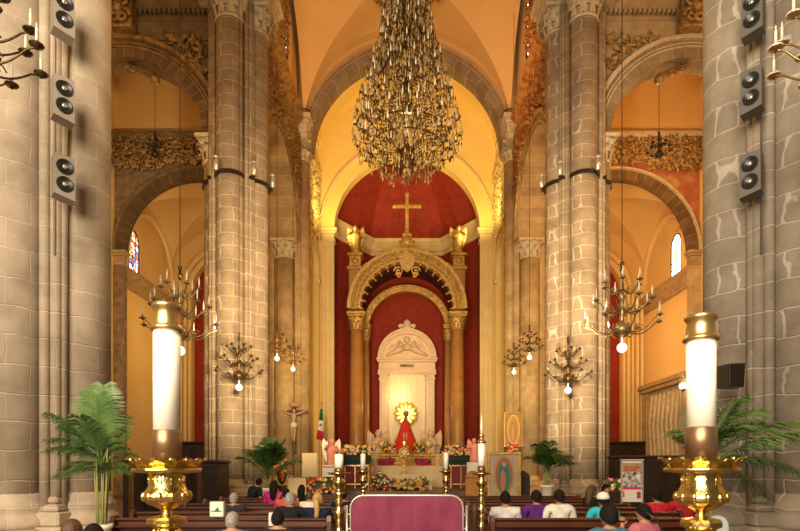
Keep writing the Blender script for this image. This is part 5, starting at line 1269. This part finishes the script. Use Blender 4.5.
    b.tube([(hc[0]-.022*hs,hc[1]+.086*hs,hc[2]-.056*hs),(hc[0],hc[1]+.094*hs,hc[2]-.055*hs),(hc[0]+.022*hs,hc[1]+.086*hs,hc[2]-.056*hs)],.006*hs,5)
    for q in (-1,1): b.ball((hc[0]+q*.078*hs,hc[1]-.0,hc[2]-.01*hs), .026*hs, 8, 6, sc=(.35,.7,1.15))
    part(t, b, 'body', M['skin'])
    e = MB()
    for q in (-1,1): e.ball((hc[0]+q*.030*hs,hc[1]+.085*hs,hc[2]+.014*hs), .011*hs, 8, 6)
    part(t, e, 'eyes', M['hair_black'])
    # hair
    h = MB()
    hm = Matrix.Translation(hc)
    vs = []; fs = []; n, mm = 20, 10
    for i in range(mm+1):
        for j in range(n):
            a = 2*PI*j/n; back = (1-math.sin(a))/2     # 1 at the back of the head (minus y)
            lim = PI/2 - (PI*.36+back*PI*.37)*(i/mm)
            rr_ = .110*hs*(1+.02*math.sin(9*a)) 
            vs.append((rr_*.82*math.cos(lim)*math.cos(a), rr_*.98*math.cos(lim)*math.sin(a)-.004, rr_*1.14*math.sin(lim)))
    for i in range(mm):
        for j in range(n): fs.append((i*n+j,i*n+(j+1)%n,(i+1)*n+(j+1)%n,(i+1)*n+j))
    fs.append(tuple((mm*n+j) for j in range(n-1,-1,-1)))
    h.add(vs, fs, True, hm)
    if style == 'long':
        h.tube([(hc[0],hc[1]-.03*hs,hc[2]+.05*hs),(hc[0],hc[1]-.06*hs,hc[2]-.05*hs),(hc[0],hc[1]-.085*hs,hc[2]-.16*hs),(hc[0],hc[1]-.10*hs,hc[2]-.28*hs),(hc[0],hc[1]-.09*hs,hc[2]-.36*hs)],[.085*hs,.10*hs,.085*hs,.07*hs,.03*hs],12)
    if style == 'ponytail':
        h.ball((hc[0],hc[1]-.09*hs,hc[2]+.03*hs),.045*hs,10,8)
        h.tube([(hc[0],hc[1]-.10*hs,hc[2]+.03*hs),(hc[0],hc[1]-.14*hs,hc[2]-.03*hs),(hc[0]+.01,hc[1]-.13*hs,hc[2]-.14*hs),(hc[0],hc[1]-.13*hs,hc[2]-.27*hs),(hc[0],hc[1]-.12*hs,hc[2]-.34*hs)],[.03*hs,.045*hs,.05*hs,.035*hs,.01*hs],10)
    if style == 'bun': h.ball((hc[0],hc[1]-.10*hs,hc[2]+.03*hs),.05*hs,10,8)
    part(t, h, 'hair', M[hair])
    # shirt: thicker skin over trunk and sleeves
    c = []
    c.append(([P_(*pel),P_(*mid),P_(*ch),P_(*mixv(ch,nk,.72)),P_(*mixv(ch,nk,.96))],[R2(.165*wide,.135),R2(.150*wide,.12),R2(.165*wide,.125),R2(.115*wide,.09),R2(.058,.058)],None))
    for q in (-1,1):
        sh, el, wr = A[q]; endp = mixv(sh,el,.8) if sleeve else wr
        pts = [P_(*mixv(ch,nk,.72)),P_(*sh),P_(*mixv(sh,el,.5)),P_(*mixv(sh,el,.85))]; rd = [.1,.075,.066,.058]
        if not sleeve: pts += [P_(*mixv(el,wr,.1)),P_(*mixv(el,wr,.5)),P_(*mixv(el,wr,.92))]; rd += [.052,.045,.035]
        c.append((pts, rd, (0,3)))
    vs, fs = skin_mesh(c, 2); cm = MB(); cm.add(vs, fs, True); part(t, cm, 'shirt', cloth('shirt_cloth', shirt))
    c = []
    for q in (-1,1):
        c.append(([P_(*pel),P_(q*.10,(.03 if not stand else 0),hipz-.03),P_(*kn(q)),P_(*mixv(kn(q),an(q),.93))],[.13,.1,.075,.055],None if q<0 else (0,0)))
    vs, fs = skin_mesh(c, 1); cm = MB(); cm.add(vs, fs, True); part(t, cm, 'skirt' if female and stand else 'trousers', cloth('trouser_cloth', trousers))
    s_ = MB()
    for q in (-1,1):
        a_ = an(q); f_ = ft(q); s_.tube([P_(a_[0],a_[1]-.04,.045),P_(a_[0],a_[1]+.05,.05),P_(f_[0],f_[1],.04)],[.04*sc,.045*sc,.035*sc],8)
    part(t, s_, 'shoes', M['rubber'])
    if cap:
        c = MB(); c.add([(v[0]*1.05,v[1]*1.05,v[2]*1.05) for v in []], []); c.lathe(0,0,[(.1,.02),(.098,.06),(.07,.115),(.0,.135)],18,M=hm); c.tube([(-.05,.07,.03),(0,.15,.02),(.05,.07,.03)],.012,6,M=hm); part(t, c, 'cap', M['pot'])
    t['hand'] = 0; del t['hand']
    if hold:
        sh, el, wr = A[hold]; hv = (Vector(wr)-Vector(el)).normalized(); p = (Vector(wr)+hv*.09)*sc
        ca, sa = math.cos(rz), math.sin(rz); g = (x+p[0]*ca-p[1]*sa, d+p[0]*sa+p[1]*ca, p[2])
        t_hold.append(g)
    return t
t_hold = []
PL, PR = 'worshippers seated on the left', 'worshippers seated on the right'
person('person with brown hair, only the head showing at the bottom left corner below the palm', 71, 521, 4.6, (.10,.07,.05), 'hair_brown')
person('person with black hair, head just showing beside the palm pot', 92.5, 526, 4.4, (.05,.05,.06), 'hair_black')
person('grey-haired person in a blue collar on the nearest left pew, by the white sign', 232, 513.5, 6.1, (.04,.12,.24), 'hair_grey')
person('bald grey person in a dark jacket, head low behind the white sign', 233.5, 493.5, 9.95, (.03,.025,.03), 'hair_grey')
person('person in black bending forward beside the left palm pot', 250, 480, 13.9, (.012,.011,.013), 'hair_black', 'bun', lean=(.22,.10), arms=('down','down'), stand=True, female=True, rz=-.5)
person('person in a bright pink top with long dark hair, behind the pews on the left', 274, 480, 12.6, (.42,.02,.12), 'hair_black', 'long', female=True)
person('person in a coral top with raised arms, dark hair, left pews', 286, 489, 11.2, (.55,.09,.06), 'hair_black', 'short', arms=('up','up'), female=True, sleeve=True)
person('grey-haired person in a black jacket sitting in the middle of the left pews', 290, 492.5, 8.5, (.012,.012,.014), 'hair_grey', wide=1.15)
person('slim person with long black hair in black, left of the candlestick', 301.5, 485, 12.7, (.012,.011,.012), 'hair_black', 'long', female=True)
person('person in a white top left of the blonde person', 309.5, 492, 11.3, (.72,.66,.54), 'hair_brown', female=True)
person('person with a blonde ponytail in a navy top', 317.5, 493, 8.5, (.008,.012,.035), 'hair_blonde', 'ponytail', female=True)
person('person in black with dark hair just behind the left tall candlestick', 343, 491.5, 11.2, (.012,.011,.012), 'hair_black', wide=1.1)
person('dark-haired person low in the nearest left pew holding up a white phone', 277.5, 512, 6.3, (.02,.015,.015), 'hair_black', arms=('phone','lap'), hold=-1)
person('dark-haired person in a white shirt before the large framed painting', 505.5, 491.5, 8.55, (.60,.58,.56), 'hair_black', group=None)
person('dark-haired person in a purple shirt between two people in white', 536.5, 490, 8.7, (.09,.015,.15), 'hair_black')
person('dark-haired person in a cream white shirt before the right palm', 559.5, 489.5, 8.6, (.66,.64,.56), 'hair_black', wide=1.05)
person('person with long dark brown hair in black, in profile at the right pier', 591.5, 485, 11.2, (.018,.012,.010), 'hair_brown', 'long', rz=-1.2, female=True)
person('dark-haired person in dark clothes turning sideways near the banner', 605, 484.5, 12.6, (.03,.025,.03), 'hair_black', rz=-2.4, female=True)
person('person in a turquoise shirt and white cap', 603.5, 494, 8.6, (.03,.38,.46), 'hair_black', cap=True, wide=1.12)
person('person with cropped black hair and a blue-grey shirt nearest on the right', 609.5, 504, 5.2, (.05,.14,.22), 'hair_black')
person('person in a pink vest with a black strap, raising a hand to the face', 645, 505, 6.4, (.48,.13,.18), 'hair_black', 'short', arms=('phone','lap'), rz=.5, female=True, hold=None)
person('person in a red top with dark hair, left of the right paschal candle', 657, 490.5, 9.9, (.50,.02,.03), 'hair_black', wide=1.05)
person('person in a red top mostly hidden behind the right candle stand', 683, 489, 9.9, (.50,.02,.03), 'hair_black', wide=1.3)
# phone and strap
for g in t_hold:
    t = thing('phone', 'white phone held up in the left pews', 'phone', (g[0],g[1],g[2]-.02), .2)
    m = MB(); m.bbox(-.05,.05,-.006,.008,0,.155,.006); part(t, m, 'case', M['pot']); m = MB(); m.bbox(-.044,.044,-.008,-.0055,.01,.145,.001); part(t, m, 'screen', flat('pale_screen', (.55,.58,.55), .3))
x = px(645,6.4)
t = thing('shoulder_strap', 'thin black bag strap across the pink vest on the right', 'strap', (x,6.4,.6), .5)
m = MB(); m.tube([(-.10,-.10,.50),(-.02,-.175,.42),(.06,-.185,.28),(.14,-.165,.10)], .012, 6); part(t, m, 'strap', M['rubber'])

# white sign on the left pew, pale chair back right
d = 8.05; t = thing('paper_bag', 'white paper bag with a small dark emblem standing on the left pew', 'bag', (px(215,d),d+.1,pz(516,d)-.02))
w = 7*d/F; h_ = pz(502,d)-pz(516,d)
m = MB(); m.bbox(-w,w,-.04,.06,0,h_+.02,.01); part(t, m, 'bag', M['pot'])
m = MB(); m.bbox(-w*.75,w*.75,-.045,-.04,h_*.38,h_*.44,.001); m.prism([(-.03,h_*.44),(.045,h_*.44),(.02,h_*.72),(.0,h_*.60)],-.046,-.04); part(t, m, 'emblem', flat('dark_green_print', (.03,.10,.07), .6))
d = 5.6; t = thing('chair', 'pale blue-grey chair with a rounded ribbed back beside the right candle stand', 'chair', (px(717.5,d),d,0))
m = MB(); p = [( .10*math.cos(PI*k/14), pz(526,d)+.105*math.sin(PI*k/14)) for k in range(15)]; m.prism([(.10,.5)]+p+[(-.10,.5)], -.02, .02); 
for k in range(5): m.tube([(-.07+.035*k,-.022,.5),(-.07+.035*k,-.022,pz(526,d)+.06)], .008, 6)
M['bluegrey'] = flat('pale_blue_grey', (.36,.42,.40), .6)
part(t, m, 'backrest', M['bluegrey']); m = MB(); m.bbox(-.2,.2,-.02,.38,.44,.5,.02); part(t, m, 'seat', M['bluegrey'])
for a in (-.17,.17):
    for b in (.02,.34): m = MB(); m.cyl(a,b,.015,0,.45,8); part(t, m, 'leg', M['chrome'])

# ------------------------------------------------------------------ banner
d = 14.2; u = d/F; t = thing('banner_stand', 'upright white-framed display banner with a group photograph before the red strip', 'banner', (px(632,d),d,0), -.02)
zt, zb = pz(461,d), pz(502,d); w = 10.5*u
m = MB(); m.bbox(-w,w,-.01,.01,zb,zt,.004); part(t, m, 'sheet', M['pot'])
m = MB(); m.bbox(-w-.03,w+.03,-.03,.03,zt,zt+.04,.008); 
for q in (-1,1): m.bbox(q*w-.02,q*w+.02,-.02,.02,.0,zt,.006)
m.bbox(-w,w,-.15,.15,0,.05,.01); part(t, m, 'frame', M['chrome'])
def blk(nm, X0, X1, Y0, Y1, mat, e=.0):
    m = MB(); m.bbox((X0-632)*u,(X1-632)*u,-.016-e,-.010,pz(Y1,d),pz(Y0,d),.001); part(t, m, nm, mat)
blk('header_band', 622.5, 641.5, 463, 472, M['brown_stone']); blk('photograph', 622.5, 641.5, 472, 487, noise_mat('group_photograph', (.03,.015,.015), (.80,.74,.70), .5, 9, detail=3))
blk('red_band', 622.5, 641.5, 487, 489.5, FL['m']); blk('small_colour_picture', 636.5, 640.5, 491.5, 498.5, noise_mat('small_picture', (.02,.02,.04), (.05,.35,.35), .5, 14, c3=(.5,.1,.08)))
m = MB()
for X0, X1, Y in ((624,629,467),(630,633,467),(634,639,467),(624,628,469.6),(629,636,469.6)): m.bbox((X0-632)*u,(X1-632)*u,-.021,-.016,pz(Y+1,d),pz(Y-.6,d),.001)
part(t, m, 'red_heading', FL['r'])
blk('red_stripe', 622.8, 624.3, 491, 497, FL['r'], .004)
# little flower stall left of it
d = 14.6
flowers('small bunch of green, yellow and pink flowers beside the banner', px(617,d), d, 1.0, .5, .38, .3, 22, 'ypwy', .05)
m = MB(); x = px(617,d); m.bbox(x-.3,x+.3,d-.2,d+.2,0,1.0,.02); m.build('small_cabinet', M['wood_dark'], None, label='dark small cabinet carrying flowers beside the banner', cat='cabinet')

# ------------------------------------------------------------------ dark furniture in the aisles
def confessional(label, x0, x1, y, h, depth, cat='confessional'):
    t = thing('confessional', label, cat, ((x0+x1)/2,y,0)); w = (x1-x0)/2
    m = MB(); m.bbox(-w,w,0,depth,0,h,.03); part(t, m, 'body', M['wood_dark'])
    m = MB(); m.bbox(-w-.05,w+.05,-.06,depth+.05,h,h+.1,.03); m.bbox(-w,w,-.03,.02,h-.14,h,.01); part(t, m, 'cornice', M['wood_dark'])
    n = max(2,int(w*2/.75))
    for k in range(n):
        a = -w+.05+(2*w-.1)*k/n; b_ = a+(2*w-.1)/n-.06
        m = MB(); m.bbox(a,b_,-.03,.0,.1,h-.2,.012); m.bbox(a+.1,b_-.1,-.045,-.02,.25,h*.45,.01); m.bbox(a+.1,b_-.1,-.045,-.02,h*.52,h-.32,.01); part(t, m, 'door', M['wood_dark'])
    return t
confessional('dark wooden confessional in the left transept behind the left candle stand', -8.9, -5.9, 17.5, 1.75, 1.1)
t = thing('door_frame', 'thin golden-brown post frame before the dark left aisle', 'frame', (px(131,15.5),15.5,0))
m = MB(); m.bbox(-.05,.05,-.05,.05,0,pz(462,15.5),.01); part(t, m, 'post', M['brown_stone']); m = MB(); m.bbox(.05,1.9,-.04,.04,pz(463.5,15.5),pz(461,15.5),.01); part(t, m, 'lintel', M['wood']); 
m = MB(); m.bbox(1.85,1.95,-.05,.05,0,pz(462,15.5),.01); part(t, m, 'post', M['wood'])
confessional('dark carved wooden stall in the right aisle under the wall lamp', 7.6, 12.6, 20.0, 1.95, 1.1, 'stall')
for s in (-1,1):
    nm = 'left' if s<0 else 'right'
    x0, x1 = sorted((s*8.2, s*15.9)); m = MB(); m.bbox(x0,x1,36.9,37.6,0,3.2,.05); m.bbox(x0,x1,36.8,37.7,3.2,3.35,.03)
    for k in range(9): a = x0+.3+k*.83; m.bbox(a,a+.6,36.82,36.95,.4,2.9,.03)
    m.build('wood_panelling', M['wood_dark'], None, label='dark wooden panelling across the foot of the %s side chapel' % nm, cat='panelling')
# grey marble altar surround on the right chapel wall with its lamp
t = thing('side_altar', 'tall grey-brown marble surround on the right chapel side wall below the cornice', 'altar', (16.2,34.6,0))
m = MB(); m.prism([(-2.9,0),(2.9,0),(2.9,6.9),(-2.9,6.9)], -.22, 0, 'yz'); part(t, m, 'slab', M['carved_stone'])
m = MB()
for a in (-2.75,-2.3,2.3,2.75): m.bbox(-.5,-.2,a-.12,a+.12,0,6.5,.04)
m.bbox(-.6,-.18,-3.0,3.0,6.5,6.75,.04); m.bbox(-.7,-.18,-3.1,3.1,6.75,7.05,.04); part(t, m, 'frame', M['brown_stone'])
m = MB()
for k in range(7): a = -1.8+k*.6; m.tube([(-.25,a,6.3),(-.32,a+.25,4.4),(-.27,a+.1,2.2),(-.25,a,.2)], .09, 7)
part(t, m, 'drapery', M['carved_stone'])
d = 31.2; X = px(683,d); t = thing('wall_lamp', 'glaring lit lamp between the orange wall and the right paschal candle', 'lamp', (X,d,pz(386,d)))
m = MB(); m.ball((0,0,0),.19,14,10); part(t, m, 'bulb', M['bulb_hot']); m = MB(); m.tube([(0,0,0),(.1,.0,-.1),(16.1-X,0,-.1)], .03, 6); m.lathe(0,0,[(.1,-.28),(.14,-.2),(.1,-.12)],12); part(t, m, 'bracket', M['iron'])
# ------------------------------------------------------------------ camera, light, world
cam = bpy.data.cameras.new('camera'); co = bpy.data.objects.new('camera', cam); col.objects.link(co)
co.location = (0,0,EYE); co.rotation_euler = (PI/2,0,0)
cam.sensor_width = 36; cam.lens = 36*F/800; cam.shift_x = -(CX-400)/800; cam.shift_y = (HZ-265.5)/800
cam.clip_end = 200; cam.dof.use_dof = True; cam.dof.focus_distance = 18; cam.dof.aperture_fstop = 5.6
scene.camera = co
def light(kind, name, loc, power, color, size=.5, target=None, spot=None, sizey=None, blend=.6):
    l = bpy.data.lights.new(name, kind); l.energy = power; l.color = color
    if kind == 'AREA':
        l.size = size
        if sizey: l.shape = 'RECTANGLE'; l.size_y = sizey
    else: l.shadow_soft_size = size
    if spot: l.spot_size = math.radians(spot); l.spot_blend = blend
    o = bpy.data.objects.new(name, l); col.objects.link(o); o.location = loc
    if target: o.rotation_euler = (Vector(target)-Vector(loc)).to_track_quat('-Z','Y').to_euler()
    return o
WARM = (1,.72,.36); YEL = (1,.68,.24); ORG = (1,.56,.20); NEU = (1,.87,.70)
light('AREA', 'daylight_west', (-4,-6,8), 4900, (1,.83,.62), 9, (0,16,5), sizey=9)
light('POINT', 'crossing_glow', (0,13.5,9), 600, WARM, 1.2)
light('SPOT', 'nave_vault_flood', (0,23.5,15), 2300, ORG, .6, (0,28.5,26), 120)
for s in (-1,1):
    light('SPOT', 'pier_flood', (s*3.2,12.5,4.2), 6500, (1,.74,.42), .4, (s*6.4,22,7.5), 75)
    light('POINT', 'aisle_glow', (s*11.3,26.5,16), 230 if s<0 else 800, ORG if s>0 else (1,.62,.25), .6)
    light('POINT', 'aisle_low', (s*11.5,26.5,6), 160 if s<0 else 300, (1,.66,.28), .6)
    light('POINT', 'chapel_glow', (s*11.8,34,9.5), 330 if s<0 else 600, ORG if s>0 else (1,.66,.22), .6)
    light('POINT', 'transept_glow', (s*11.5,16,15), 300 if s<0 else 650, ORG, .8)
    light('SPOT', 'presbytery_flood', (s*4.6,32.5,15.5), 1000, (1,.78,.22), .3, (s*3.2,36,21), 100)
    light('SPOT', 'apse_flood', (s*4.35,37.0,17.3), 260, (1,.66,.32), .3, (s*-1.5,41,19.2), 110)
    light('SPOT', 'chancel_flood', (s*2.5,25,6), 1100, (1,.66,.27), .4, (s*6,31,9), 90)
light('SPOT', 'altar_flood', (0,26,8.5), 1400, (1,.60,.26), .4, (0,38,9), 62)
light('POINT', 'niche_lamp', (-.5,40.0,6.8), 60, (1,.76,.38), .2)
light('SPOT', 'foreground_lamp', (-1.2,-1.2,2.6), 150, (1,.86,.62), .25, (0,3,1.9), 120)
light('POINT', 'chandelier_bulbs', (0,16.2,12.2), 120, (1,.70,.34), .35)
light('POINT', 'chandelier_bulbs', (0,16.2,15.5), 60, (1,.70,.34), .35)
w = bpy.data.worlds.new('world'); scene.world = w; w.use_nodes = True
w.node_tree.nodes['Background'].inputs[0].default_value = (1,.78,.52,1); w.node_tree.nodes['Background'].inputs[1].default_value = .12
scene.view_settings.view_transform = 'Standard'; scene.view_settings.look = 'None'; scene.view_settings.gamma = 1; scene.view_settings.exposure = 0
scene.view_settings.use_curve_mapping = False
scene.cycles.use_denoising = True
scene.cycles.max_bounces = 7; scene.cycles.diffuse_bounces = 4; scene.cycles.glossy_bounces = 3; scene.cycles.transmission_bounces = 4
scene.cycles.sample_clamp_indirect = 6; scene.cycles.blur_glossy = 1.0
scene.cycles.caustics_reflective = False; scene.cycles.caustics_refractive = False
